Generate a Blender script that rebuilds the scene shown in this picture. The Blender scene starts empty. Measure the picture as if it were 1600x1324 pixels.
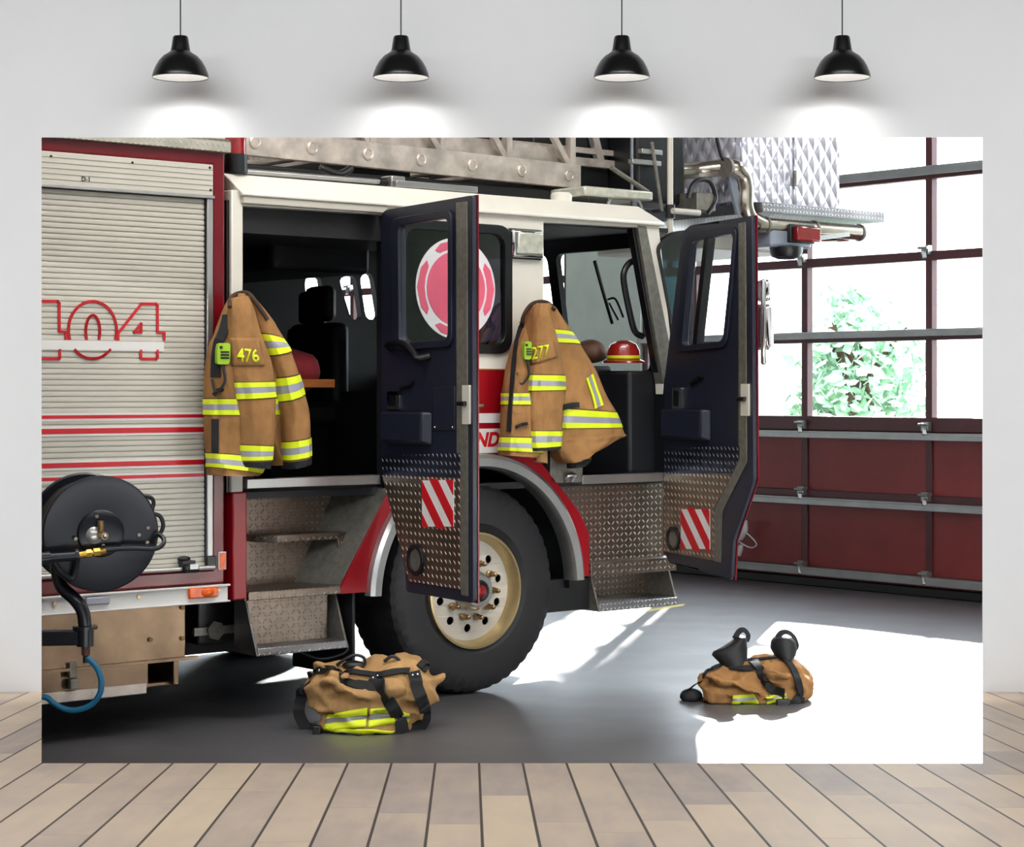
import bpy, bmesh, math, random
from mathutils import Vector, Matrix, noise
from mathutils.geometry import tessellate_polygon
from mathutils.bvhtree import BVHTree
random.seed(4)
SC = bpy.context.scene
COL = SC.collection
R = math.radians

# ------------------------------------------------------------------ camera
F, CX, HY, H = 3190.0, 800.0, 612.0, 1.62            # focal length in px of the 1600 frame, horizon row, eye height
cd = bpy.data.cameras.new('camera')
cam = bpy.data.objects.new('camera', cd); COL.objects.link(cam)
cd.sensor_width = 36; cd.lens = 36*F/1600
cd.shift_y = -(662-HY)/1600
cam.location = (0, 0, H); cam.rotation_euler = (R(90), 0, 0)
cd.clip_end = 300
SC.camera = cam

# ------------------------------------------------------------------ measuring helpers (photo pixel -> metres on a known plane)
TA = R(40)
ca, sa = math.cos(TA), math.sin(TA)
P0 = Vector((-.178, 10.9, 0))
T = Matrix.Translation(P0) @ Matrix.Rotation(TA, 4, 'Z')      # truck frame: x forward, y to the far side, origin under front wheel
def ray(px, py): return Vector(((px-CX)/F, 1, (HY-py)/F))
def W(px, py, Y): return Vector((0, 0, H)) + ray(px, py)*Y
def onp(px, py, o, n):
    d = ray(px, py); e = Vector((0, 0, H)); return e + d*((o-e).dot(n)/d.dot(n))
def sd(px, py, y=0.):
    n = Vector((-sa, ca, 0)); return T.inverted() @ onp(px, py, P0 + n*y, n)
def fx(px, py, x):
    n = Vector((ca, sa, 0)); return T.inverted() @ onp(px, py, P0 + n*x, n)
def sxz(px, py, y=0.):
    v = sd(px, py, y); return (v.x, v.z)
def floorpt(px, py, z=0):
    d = ray(px, py); return Vector((0, 0, H)) + d*((z-H)/d.z)

# ------------------------------------------------------------------ materials
def lin(c): return tuple(((v/255/12.92) if v/255 <= .04045 else ((v/255+.055)/1.055)**2.4) for v in c)
class NT:
    def __init__(s, m): s.t = m.node_tree; s.b = s.t.nodes['Principled BSDF']
    def n(s, ty, **k):
        o = s.t.nodes.new(ty)
        for a, v in k.items(): setattr(o, a, v)
        return o
    def put(s, sock, v):
        if isinstance(v, bpy.types.NodeSocket): s.t.links.new(v, sock)
        else: sock.default_value = v
    def m(s, op, a, b=None, c=None):
        o = s.n('ShaderNodeMath', operation=op); s.put(o.inputs[0], a)
        if b is not None: s.put(o.inputs[1], b)
        if c is not None: s.put(o.inputs[2], c)
        return o.outputs[0]
    def xyz(s):
        t = s.n('ShaderNodeTexCoord'); p = s.n('ShaderNodeSeparateXYZ'); s.t.links.new(t.outputs['Object'], p.inputs[0])
        return t.outputs['Object'], p.outputs[0], p.outputs[1], p.outputs[2]
    def noise(s, co, sc, det=4, stretch=None):
        if stretch:
            mp = s.n('ShaderNodeMapping'); s.t.links.new(co, mp.inputs[0]); mp.inputs['Scale'].default_value = stretch; co = mp.outputs[0]
        o = s.n('ShaderNodeTexNoise'); s.t.links.new(co, o.inputs['Vector']); o.inputs['Scale'].default_value = sc; o.inputs['Detail'].default_value = det
        return o.outputs['Fac']
    def ramp(s, f, stops):
        o = s.n('ShaderNodeValToRGB'); s.put(o.inputs[0], f); e = o.color_ramp.elements
        while len(e) < len(stops): e.new(.5)
        for q, (p, c) in zip(e, stops): q.position = p; q.color = (*c, 1)
        return o.outputs[0]
    def bump(s, h, st, dist):
        o = s.n('ShaderNodeBump'); s.put(o.inputs['Height'], h); o.inputs['Strength'].default_value = st; o.inputs['Distance'].default_value = dist
        s.t.links.new(o.outputs[0], s.b.inputs['Normal'])
MATS = {}
def mat(name, rgb, rough=.5, metal=0., var=.12, vs=6., bump=0., bs=60., emit=None, coat=0., stretch=None, spec=.5):
    m = bpy.data.materials.new(name); m.use_nodes = True; t = NT(m); c = lin(rgb)
    co = t.xyz()[0]
    f = t.noise(co, vs, 5, stretch)
    lo = tuple(v*(1-var) for v in c); hi = tuple(min(1, v*(1+var)) for v in c)
    t.t.links.new(t.ramp(f, [(.3, lo), (.7, hi)]), t.b.inputs['Base Color'])
    t.b.inputs['Roughness'].default_value = rough; t.b.inputs['Metallic'].default_value = metal
    t.b.inputs['Specular IOR Level'].default_value = spec
    if coat: t.b.inputs['Coat Weight'].default_value = coat; t.b.inputs['Coat Roughness'].default_value = .05
    if bump: t.bump(t.noise(co, bs, 4, stretch), bump, .004)
    if emit: t.b.inputs['Emission Color'].default_value = (*lin(emit[0]), 1); t.b.inputs['Emission Strength'].default_value = emit[1]
    MATS[name] = m; return m
def diamond(name, rgb, s=.022, single=False, rough=.33, st=.7):
    m = mat(name, rgb, rough, 1., .22, 5.); t = NT(m); _, x, y, z = t.xyz()
    u = t.m('DIVIDE', x, s); v = t.m('DIVIDE', t.m('ADD', y, z), s)
    fu, fv = t.m('FLOOR', u), t.m('FLOOR', v)
    a0 = t.m('SUBTRACT', t.m('SUBTRACT', u, fu), .5); b0 = t.m('SUBTRACT', t.m('SUBTRACT', v, fv), .5)
    if single: sg = -1.
    else: sg = t.m('SUBTRACT', t.m('MULTIPLY', t.m('PINGPONG', t.m('ADD', fu, fv), 1.), 2.), 1.)
    sb = t.m('MULTIPLY', b0, sg)
    p = t.m('ADD', a0, sb); q = t.m('SUBTRACT', a0, sb)
    d = t.m('SQRT', t.m('ADD', t.m('POWER', t.m('ABSOLUTE', t.m('DIVIDE', p, .56)), 2.), t.m('POWER', t.m('ABSOLUTE', t.m('DIVIDE', q, .20)), 2.)))
    h = t.m('MINIMUM', t.m('MAXIMUM', t.m('MULTIPLY', t.m('SUBTRACT', 1., d), 2.2), 0.), 1.)
    t.bump(h, st, .007)
    t.t.links.new(t.m('MULTIPLY_ADD', h, -.10, rough+.06), t.b.inputs['Roughness'])
    c = lin(rgb); old = t.b.inputs['Base Color'].links[0].from_socket      # raised bars brightened in colour for glints and worn tops, ground dull
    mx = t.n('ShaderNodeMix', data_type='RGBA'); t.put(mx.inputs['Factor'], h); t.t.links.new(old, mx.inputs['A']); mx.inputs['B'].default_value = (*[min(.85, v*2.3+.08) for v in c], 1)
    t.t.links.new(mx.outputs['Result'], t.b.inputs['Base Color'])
    return m
def pane(name, tint, refl=.08, rough=.02):
    m = bpy.data.materials.new(name); m.use_nodes = True; t = m.node_tree; t.nodes.clear()
    o = t.nodes.new('ShaderNodeOutputMaterial'); mx = t.nodes.new('ShaderNodeMixShader'); a = t.nodes.new('ShaderNodeBsdfTransparent'); b = t.nodes.new('ShaderNodeBsdfGlossy')
    a.inputs[0].default_value = (*tint, 1); b.inputs['Roughness'].default_value = rough; mx.inputs[0].default_value = refl
    t.links.new(a.outputs[0], mx.inputs[1]); t.links.new(b.outputs[0], mx.inputs[2]); t.links.new(mx.outputs[0], o.inputs[0])
    MATS[name] = m; return m

mat('wall paint', (232, 232, 232), .9, var=.01)
mat('station wall', (205, 216, 205), .8, var=.05)
mat('station dark', (120, 116, 112), .85, var=.08)
mat('cab white', (232, 228, 216), .28, var=.03, coat=.4)
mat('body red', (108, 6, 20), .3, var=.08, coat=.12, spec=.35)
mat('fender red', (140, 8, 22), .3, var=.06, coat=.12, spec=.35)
mat('stripe red', (196, 14, 28), .4, var=.05)
mat('stripe white', (226, 224, 220), .4, var=.03)
mat('slat', (205, 200, 188), .42, .15, var=.05, vs=3)
mat('alu', (190, 190, 188), .32, .9, var=.08, vs=8)
mat('ladder alu', (205, 194, 184), .38, .6, var=.3, vs=9, bump=.05)
mat('steel pipe', (190, 182, 168), .22, 1., var=.12, vs=8)
mat('chrome', (215, 215, 215), .08, 1., var=.03)
mat('skirt steel', (116, 96, 78), .34, .92, var=.3, vs=5, bump=.05)
mat('dark plastic', (26, 29, 44), .42, var=.15, vs=20, bump=.08, bs=400)
mat('black', (10, 11, 15), .4, var=.2)
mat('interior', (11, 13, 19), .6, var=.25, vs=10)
mat('rubber', (17, 17, 21), .62, var=.25, vs=9, bump=.1, bs=90)
mat('edge steel', (124, 121, 112), .5, .6, var=.2, vs=30)
mat('rim cream', (220, 212, 198), .35, .1, var=.08)
mat('rim gold', (196, 174, 128), .28, .7, var=.1)
mat('nut', (150, 122, 88), .3, .9, var=.2, vs=40)
mat('lens red', (130, 4, 12), .12, var=.2, vs=20, coat=.8)
mat('lens amber', (226, 92, 0), .25, var=.3, vs=30)
mat('lens clear', (205, 205, 190), .15, .2, var=.2, vs=25, coat=.7)
mat('coat tan', (150, 110, 68), .9, var=.2, vs=9, bump=.25, bs=160, spec=.2)
mat('trouser tan', (176, 138, 92), .9, var=.2, vs=8, bump=.25, bs=160, spec=.2)
mat('lime', (226, 240, 30), .55, var=.05)
mat('lime dark', (150, 190, 30), .5, var=.1)
mat('silver tape', (160, 160, 172), .4, .25, var=.06)
mat('brown trim', (60, 40, 26), .8, var=.2)
mat('webbing', (10, 11, 16), .75, var=.3, vs=60, bump=.2, bs=300)
mat('reel black', (15, 17, 26), .3, var=.2)
mat('brass', (196, 152, 70), .28, 1., var=.15, vs=30)
mat('blue hose', (10, 110, 150), .35, var=.1)
mat('door maroon', (124, 46, 44), .5, var=.12, vs=3)
mat('door maroon frame', (72, 27, 31), .45, var=.1)
mat('strut steel', (150, 152, 150), .4, .7, var=.1)
mat('turret grey', (150, 158, 172), .4, .3, var=.06)
mat('yellow paint', (220, 205, 120), .6, var=.1)
mat('gear red', (120, 16, 24), .8, var=.3)
mat('gear orange', (150, 84, 24), .7, var=.2)
mat('gear olive', (84, 96, 40), .7, var=.3)
mat('helmet red', (150, 30, 24), .25, var=.15, coat=.5)
mat('leather', (92, 60, 42), .6, var=.2)
mat('decal pink', (222, 96, 122), .45, var=.1, vs=4)
mat('decal white', (232, 230, 232), .45, var=.03)
mat('white plastic', (235, 235, 235), .4, var=.03)
mat('foliage', (172, 208, 180), .9, var=.4, vs=2)
mat('brick pale', (225, 220, 220), .9, var=.12, vs=2)
mat('asphalt', (150, 150, 150), .9, var=.1)
mat('lamp black', (16, 16, 17), .3, var=.1)
mat('bulb', (255, 255, 255), .5, var=0, emit=((255, 252, 245), 6.))
mat('lamp inside', (250, 250, 250), .6, var=0)
for nm in ('coat tan', 'trouser tan'):
    t = NT(MATS[nm]); co = t.xyz()[0]
    wv = t.noise(co, 260, 2); cr = t.noise(co, 11, 3, (1, 1, .55)); rg = t.m('ABSOLUTE', t.m('SUBTRACT', t.noise(co, 7, 3, (1.2, 1.2, .6)), .5))
    t.bump(t.m('ADD', t.m('MULTIPLY', wv, .05), t.m('ADD', t.m('MULTIPLY', cr, .6), t.m('MULTIPLY', rg, -1.6))), .8, .022)
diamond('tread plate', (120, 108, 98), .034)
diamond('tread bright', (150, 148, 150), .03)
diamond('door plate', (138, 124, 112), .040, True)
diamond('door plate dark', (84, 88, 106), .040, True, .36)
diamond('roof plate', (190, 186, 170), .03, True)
pane('window glass', (.97, .99, .99), .05)
pane('cab glass', (.075, .065, .085), .2)
pane('teal glass', (.035, .10, .11), .12)

# quilted aluminium of the ladder bucket
m = mat('quilt', (225, 224, 236), .3, .35, .06); t = NT(m); _, x, y, z = t.xyz()
u = t.m('MULTIPLY', t.m('ADD', x, y), 1/.11); v = t.m('MULTIPLY', z, 1/.15)
h = t.m('MULTIPLY', t.m('ABSOLUTE', t.m('SINE', t.m('MULTIPLY', t.m('ADD', u, v), math.pi))), t.m('ABSOLUTE', t.m('SINE', t.m('MULTIPLY', t.m('SUBTRACT', u, v), math.pi))))
t.bump(h, .9, .02)

# concrete floor of the bay: sealed, worn, slightly glossy
m = mat('bay floor', (78, 77, 80), .34, var=.18, vs=1.3, spec=.8); t = NT(m); co, x, y, z = t.xyz()
t.bump(t.noise(co, 30, 5), .06, .004); t.b.inputs['Coat Weight'].default_value = .6; t.b.inputs['Coat Roughness'].default_value = .42
f = t.noise(co, 2.2, 6)
t.t.links.new(t.m('MULTIPLY_ADD', f, .3, .30), t.b.inputs['Roughness'])

# wooden deck: planks 0.1236 wide
m = mat('planks', (200, 180, 156), .55, var=.1); t = NT(m); co, x, y, z = t.xyz()
PW = .12356
u = t.m('DIVIDE', t.m('SUBTRACT', t.m('ADD', x, t.m('MULTIPLY', y, .02163)), .0316), PW)
k = t.m('FLOOR', u); fr = t.m('SUBTRACT', u, k)
wn = t.n('ShaderNodeTexWhiteNoise', noise_dimensions='1D'); t.put(wn.inputs['W'], k)
ofs = t.m('MULTIPLY', wn.outputs['Value'], 1.9)
seg = t.m('DIVIDE', t.m('ADD', y, ofs), 1.25); ks = t.m('FLOOR', seg); fs = t.m('SUBTRACT', seg, ks)
wn2 = t.n('ShaderNodeTexWhiteNoise', noise_dimensions='2D'); cmb = t.n('ShaderNodeCombineXYZ'); t.put(cmb.inputs[0], k); t.put(cmb.inputs[1], ks); t.t.links.new(cmb.outputs[0], wn2.inputs['Vector'])
shift = t.n('ShaderNodeVectorMath', operation='ADD'); t.t.links.new(co, shift.inputs[0]); t.t.links.new(wn2.outputs['Color'], shift.inputs[1])
g1 = t.noise(shift.outputs[0], 5, 5, (5, .8, 1)); g2 = t.noise(shift.outputs[0], 3.2, 4, (1.5, .8, 1))
base = t.ramp(t.m('MULTIPLY_ADD', t.m('SUBTRACT', wn2.outputs['Value'], .5), .5, t.m('MULTIPLY_ADD', g1, .35, t.m('MULTIPLY', g2, .65))),
              [(.22, lin((168, 152, 142))), (.5, lin((196, 175, 154))), (.8, lin((210, 188, 160)))])
edge = t.m('MINIMUM', fr, t.m('SUBTRACT', 1., fr))
groove = t.m('GREATER_THAN', .028, edge)
endg = t.m('GREATER_THAN', .0025, t.m('MINIMUM', fs, t.m('SUBTRACT', 1., fs)))
mx = t.n('ShaderNodeMix', data_type='RGBA'); t.put(mx.inputs['Factor'], t.m('MAXIMUM', groove, t.m('MULTIPLY', endg, .25))); t.t.links.new(base, mx.inputs['A']); mx.inputs['B'].default_value = (*lin((70, 58, 48)), 1)
t.t.links.new(mx.outputs['Result'], t.b.inputs['Base Color'])
t.bump(t.m('SUBTRACT', 1., groove), .5, .003)

# ------------------------------------------------------------------ mesh helpers
class MB:
    def __init__(s): s.bm = bmesh.new(); s.mi = 0
    def face(s, vs):
        try: f = s.bm.faces.new(vs); f.material_index = s.mi; return f
        except ValueError: return None
    def v(s, p): return s.bm.verts.new(p)
    def quad(s, *ps): return s.face([s.v(p) for p in ps])
    def box(s, a, b, M=None):
        c = [Vector((x, y, z)) for x in (a[0], b[0]) for y in (a[1], b[1]) for z in (a[2], b[2])]
        if M: c = [M @ p for p in c]
        v = [s.v(p) for p in c]
        for f in ((0, 1, 3, 2), (4, 6, 7, 5), (0, 4, 5, 1), (2, 3, 7, 6), (0, 2, 6, 4), (1, 5, 7, 3)): s.face([v[i] for i in f])
        return s
    def beam(s, p, q, w, h, up=(0, 0, 1)):                        # rectangular bar from p to q
        p, q = Vector(p), Vector(q); d = (q-p); L = d.length; d.normalize(); up = Vector(up)
        if abs(d.dot(up)) > .98: up = Vector((1, 0, 0))
        sv = d.cross(up).normalized(); u2 = sv.cross(d)
        M = Matrix((( *d, 0), (*sv, 0), (*u2, 0), (0, 0, 0, 1))).transposed(); M.translation = p
        return s.box((0, -w/2, -h/2), (L, w/2, h/2), M)
    def rings(s, rs, caps=True, close=True):
        V = [[s.v(p) for p in r] for r in rs]; n = len(V[0])
        for a, b in zip(V, V[1:]):
            for i in range(n if close else n-1): s.face([a[i], a[(i+1) % n], b[(i+1) % n], b[i]])
        if caps and close: s.face(V[0][::-1]); s.face(V[-1])
        return s
    def lathe(s, prof, o=(0, 0, 0), ax=(0, 0, 1), n=32, caps=True, rfun=None):   # prof: (radius, height along axis)
        o, ax = Vector(o), Vector(ax).normalized(); e = ax.orthogonal().normalized(); g = ax.cross(e)
        rs = []
        for j, (r, h) in enumerate(prof):
            rr = []
            for i in range(n):
                a = 2*math.pi*i/n; q = r if not rfun else rfun(r, j, i)
                rr.append(o+ax*h+(e*math.cos(a)+g*math.sin(a))*max(q, 1e-4))
            rs.append(rr)
        return s.rings(rs, caps)
    def cyl(s, p, q, r, r2=None, n=20):
        p, q = Vector(p), Vector(q); return s.lathe([(r, 0), (r2 if r2 is not None else r, (q-p).length)], p, q-p, n)
    def tube(s, pts, r, n=10, smooth=5, flat=None):
        P = spline(pts, smooth); rs = []; up = None
        for i, p in enumerate(P):
            d = (P[min(i+1, len(P)-1)]-P[max(i-1, 0)]).normalized()
            if up is None: up = d.orthogonal().normalized()
            up = (up-d*up.dot(d)).normalized(); g = d.cross(up)
            rad = r(i/(len(P)-1)) if callable(r) else r
            rs.append([p+(up*math.cos(2*math.pi*k/n)+g*math.sin(2*math.pi*k/n))*rad for k in range(n)])
        return s.rings(rs)
    def prism(s, polys, mp, d0, d1):                             # polys: outer ring, then holes, in 2D; mp(a,b,d)->point
        polys = [[Vector((p[0], p[1], 0)) for p in r] for r in polys]
        tris = tessellate_polygon(polys); flat = [p for r in polys for p in r]
        A = [s.v(mp(p.x, p.y, d0)) for p in flat]; B = [s.v(mp(p.x, p.y, d1)) for p in flat]
        for t in tris: s.face([A[i] for i in t]); s.face([B[i] for i in reversed(t)])
        k = 0
        for r in polys:
            n = len(r)
            for i in range(n): a, b = k+i, k+(i+1) % n; s.face([A[a], A[b], B[b], B[a]])
            k += n
        return s
    def ball(s, c, r, n=16, M=None):
        c = Vector(c); r = (r, r, r) if not hasattr(r, '__len__') else r; rs = []
        for j in range(1, n):
            b = math.pi*j/n; rr = []
            for i in range(n*2):
                a = math.pi*i/n; p = Vector((r[0]*math.sin(b)*math.cos(a), r[1]*math.sin(b)*math.sin(a), -r[2]*math.cos(b)))
                if M: p = M @ p
                rr.append(c+p)
            rs.append(rr)
        return s.rings(rs)
    def ribbon(s, pts, w, th, normals, smooth=4):                 # flat strap with thickness
        P = spline(pts, smooth); N = spline(normals, smooth); rs = []
        for i, p in enumerate(P):
            d = (P[min(i+1, len(P)-1)]-P[max(i-1, 0)]).normalized(); n = N[i].normalized(); sv = d.cross(n).normalized()*w/2; u = n*th/2
            rs.append([p-sv-u, p+sv-u, p+sv+u, p-sv+u])
        return s.rings(rs)
    def mesh(s, name, mats, sharp=35, smooth=True):
        bmesh.ops.remove_doubles(s.bm, verts=s.bm.verts, dist=1e-6)
        bmesh.ops.recalc_face_normals(s.bm, faces=s.bm.faces)
        me = bpy.data.meshes.new(name); s.bm.to_mesh(me); s.bm.free()
        for q in (mats if isinstance(mats, (list, tuple)) else [mats]): me.materials.append(MATS[q])
        if smooth:
            me.polygons.foreach_set('use_smooth', [True]*len(me.polygons)); me.set_sharp_from_angle(angle=R(sharp))
        return me
    def build(s, name, mats, parent=None, world=False, bevel=0, sharp=35, smooth=True):
        if world and parent is not None:
            Mi = parent_matrix(parent).inverted()
            for v in s.bm.verts: v.co = Mi @ v.co
        me = s.mesh(name, mats, sharp, smooth)
        o = bpy.data.objects.new(name, me); COL.objects.link(o); o.parent = parent
        if bevel:
            b = o.modifiers.new('bevel', 'BEVEL'); b.width = bevel; b.segments = 2; b.limit_method = 'ANGLE'; b.angle_limit = R(40)
        return o
def parent_matrix(o):
    M = o.matrix_basis.copy()
    while o.parent: o = o.parent; M = o.matrix_basis @ M
    return M
def spline(pts, k):
    P = [Vector(p) for p in pts]
    if k <= 1 or len(P) < 3: return P
    out = []
    for i in range(len(P)-1):
        p0, p1, p2, p3 = P[max(i-1, 0)], P[i], P[i+1], P[min(i+2, len(P)-1)]
        for j in range(k):
            t = j/k; out.append(.5*((2*p1)+(p2-p0)*t+(2*p0-5*p1+4*p2-p3)*t*t+(3*p1-p0-3*p2+p3)*t**3))
    out.append(P[-1]); return out
SIDE = lambda a, b, d: Vector((a, d, b))
FRONT = lambda a, b, d: Vector((d, a, b))
TOP = lambda a, b, d: Vector((a, b, d))
def rounded(pts, r, k=5):
    out = []; n = len(pts)
    for i in range(n):
        p = Vector(pts[i][:2]); a = Vector(pts[i-1][:2])-p; b = Vector(pts[(i+1) % n][:2])-p
        q = min(r, a.length*.45, b.length*.45); s0 = p+a.normalized()*q; s1 = p+b.normalized()*q
        for j in range(k+1):
            t = j/k; v = s0*(1-t)**2+p*2*t*(1-t)+s1*t*t; out.append((v.x, v.y))
    return out
def rect(x0, z0, x1, z1): return [(x0, z0), (x1, z0), (x1, z1), (x0, z1)]
def circ(cx, cy, r, n=32, ry=None): return [(cx+r*math.cos(2*math.pi*i/n), cy+(ry or r)*math.sin(2*math.pi*i/n)) for i in range(n)]
def tag(o, label, cat, group=None, kind=None):
    if label: o['label'] = label
    if cat: o['category'] = cat
    if group: o['group'] = group
    if kind: o['kind'] = kind
    return o
def thing(name, label, cat, loc, rz=0, group=None):
    o = bpy.data.objects.new(name, None); COL.objects.link(o); o.location = loc; o.rotation_euler = (0, 0, rz)
    o.matrix_basis = Matrix.Translation(Vector(loc)) @ Matrix.Rotation(rz, 4, 'Z')
    o.empty_display_size = .1
    return tag(o, label, cat, group)
def struct(o): o['kind'] = 'structure'; return o
def stroke(mb, pts, w, mp, d0, d1):
    for a, b in zip(pts, pts[1:]):
        a, b = Vector(a), Vector(b); d = (b-a); L = d.length
        if L < 1e-6: continue
        n = Vector((-d.y, d.x))/L*w/2; e = d/L*w*.35
        mb.prism([[a-e+n, a-e-n, b+e-n, b+e+n]], mp, d0, d1)
def text_mesh(txt, size, shear=0., bold=0., extrude=.001):
    c = bpy.data.curves.new('lettering', 'FONT'); c.body = txt; c.size = size; c.shear = shear; c.offset = bold; c.extrude = extrude; c.align_x = 'LEFT'
    o = bpy.data.objects.new('lettering', c); COL.objects.link(o)
    dg = bpy.context.evaluated_depsgraph_get(); me = bpy.data.meshes.new_from_object(o.evaluated_get(dg)); 
    bpy.data.objects.remove(o); bpy.data.curves.remove(c); return me

# ------------------------------------------------------------------ gallery room (in front)
YW = 7.9; SL = 169/F
Z0 = (H-(1082-HY)*YW/F)+SL*YW
YE = (H-Z0)/((1193-HY)/F-SL)
deckz = lambda Y: Z0-SL*Y
pL, pR, pT = ray(65, 0).x, ray(1535, 0).x, H+(HY-215)*YW/F
# back wall with the wide opening into the station bay (reveal splayed outwards)
mb = MB(); ZC = 3.6
x0, x1 = pL*YW, pR*YW; zb = -.02
front = [(-9, zb), (x0, zb), (x0, pT), (x1, pT), (x1, zb), (10.6, zb), (10.6, 5.4), (-9, 5.4)]
back = [(-9, zb), (x0-.06, zb), (x0-.06, pT+.06), (x1+.06, pT+.06), (x1+.06, zb), (10.6, zb), (10.6, 5.4), (-9, 5.4)]
tr = tessellate_polygon([[Vector((*p, 0)) for p in front]])
A = [mb.v((p[0], YW, p[1])) for p in front]; B = [mb.v((p[0], YW+.08, p[1])) for p in back]
for t_ in tr: mb.face([A[i] for i in t_]); mb.face([B[i] for i in reversed(t_)])
for i in range(8): mb.face([A[i], A[(i+1) % 8], B[(i+1) % 8], B[i]])
struct(mb.build('wall_back', 'wall paint', smooth=False))
mb = MB(); GX = 4.4; YB = -2.5
poly = [(-GX, YB), (GX, YB), (GX, YW), (pR*YW, YW), (pR*YE, YE), (pL*YE, YE), (pL*YW, YW), (-GX, YW)]
mb.prism([poly], lambda a, b, d: Vector((a, b, deckz(b)+d)), -.09, 0)
struct(mb.build('floor', 'planks', smooth=False))
for nm, a, b in (('wall_left', (-GX-.1, YB, -.1), (-GX, YW, ZC)), ('wall_right', (GX, YB, -.1), (GX+.1, YW, ZC)), ('wall_front', (-GX, YB-.1, -.1), (GX, YB, ZC)), ('ceiling', (-GX-.1, YB-.1, ZC), (GX+.1, YW, ZC+.08))):
    struct(MB().box(a, b).build(nm, 'station dark', smooth=False))

# pendant lamps
places = ['leftmost of the four black dome pendant lamps, above the roller shutter', 'second black dome pendant lamp from the left, above the crew door',
          'third black dome pendant lamp from the left, above the cab front', 'rightmost of the four black dome pendant lamps, above the garage door glazing']
YL = 7.66; lamp0 = None; kids = []
for i, px in enumerate((282, 626.5, 971.5, 1316)):
    base = W(px, 122, YL); u = YL/F
    if lamp0 is None:
        t0 = lamp0 = thing('pendant_lamp', '', 'lamp', base)
        prof = [(43.5, 0), (44, 1.5), (42.5, 8), (39, 17), (34, 26), (27, 34), (19, 39), (15.5, 42), (14.5, 46), (12, 63), (10.5, 65.5), (3, 66.5)]
        inn = [(2, 62), (11, 44), (17, 37), (25, 32), (32, 24), (37.5, 15), (41, 7), (43, 1)]
        k = MB().lathe([(r*u, h*u) for r, h in prof], n=48, caps=False).build('lamp_shade', 'lamp black', t0)
        kids.append(k)
        kids.append(MB().lathe([(r*u, h*u) for r, h in inn], n=48, caps=False).build('shade_lining', 'lamp inside', t0))
        kids.append(MB().ball((0, 0, 22*u), (11*u, 11*u, 13*u)).build('bulb', 'bulb', t0))
        kids.append(MB().cyl((0, 0, 66*u), (0, 0, ZC-base.z), .0026, n=8).build('cord', 'lamp black', t0))
    else:
        t0 = lamp0.copy(); COL.objects.link(t0); t0.location = base
        for k in kids: c = k.copy(); COL.objects.link(c); c.parent = t0
    tag(t0, places[i], 'lamp', 'black pendant lamps over the opening')
    ld = bpy.data.lights.new('lamp_light', 'SPOT'); ld.energy = 5; ld.spot_size = R(118); ld.spot_blend = 1; ld.shadow_soft_size = .015; ld.color = (1, .99, .97)
    lo = bpy.data.objects.new('lamp_light', ld); COL.objects.link(lo); lo.location = base+Vector((0, 0, .004)); lo.rotation_euler = (R(26), 0, 0)
def area(name, loc, rot, sx, sy, e, col=(1, 1, 1)):
    l = bpy.data.lights.new(name, 'AREA'); l.shape = 'RECTANGLE'; l.size = sx; l.size_y = sy; l.energy = e; l.color = col
    o = bpy.data.objects.new(name, l); COL.objects.link(o); o.location = loc; o.rotation_euler = rot; return o
FILL_TINT = (.95, .975, 1)  # unseen fill lights added to brighten the gallery wall and floor
def fill_light(loc, to, sx, sy, e, spread):
    o = area('gallery_fill', loc, (0, 0, 0), sx, sy, e, FILL_TINT); o.data.spread = R(spread); o.rotation_euler = (Vector(to)-Vector(loc)).to_track_quat('-Z', 'Y').to_euler()
fill_light((0, 4.6, 3.5), (0, YW, 2.95), 7.2, .12, 60, 110)
for sx in (-1, 1): fill_light((sx*2.7, 4.4, 3.0), (sx*2.3, YW, 1.25), .3, 1.6, 8, 60)
fill_light((0, 4.6, 3.52), (0, 4.6, 0), 7, 2.4, 78, 120)

# ------------------------------------------------------------------ station bay shell (truck frame)
bay = thing('station', None, None, P0, TA)
XD = 5.95; Mb = parent_matrix(bay)
bpy.data.objects.remove(bay)
def bstruct(mb, name, mats, **k):
    for v in mb.bm.verts: v.co = Mb @ v.co
    return struct(mb.build(name, mats, smooth=k.pop('smooth', False), **k))
# slab runs under the deck edge as well
fl = MB(); fl.box((-9.4, 5.2, -.1), (11, 32, 0)); struct(fl.build('floor', 'bay floor', smooth=False))
DZ = 4.62                                                       # door head
D1, D2 = (-1.90, 5.0), (6.02, 13.0)
mb = MB()
mb.box((XD, -9.2, 0), (XD+.2, D1[0], 5.2)); mb.box((XD, D1[1], 0), (XD+.2, D2[0], 5.2)); mb.box((XD, D2[1], 0), (XD+.2, 16, 5.2))
mb.box((XD, D1[0], DZ), (XD+.2, D1[1], 5.2)); mb.box((XD, D2[0], DZ), (XD+.2, D2[1], 5.2))
bstruct(mb, 'wall_east', 'station wall')
mb = MB(); mb.box((-8.4, 15.8, 0), (XD+.2, 16, 5.2)); bstruct(mb, 'wall_north', 'station dark')
mb = MB(); mb.box((-8.6, 1, 0), (-8.4, 16, 5.2)); bstruct(mb, 'wall_west', 'station dark')
room = [tuple((Mb @ Vector(p)).xy) for p in ((XD+.2, -8.4, 0), (XD+.2, 16, 0), (-8.6, 16, 0), (-8.6, 3.5, 0))]
struct(MB().prism([[(-9.0, YW+.1), (9.6, YW+.1)]+room], TOP, 5.2, 5.3).build('ceiling', 'station dark', smooth=False))

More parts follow.
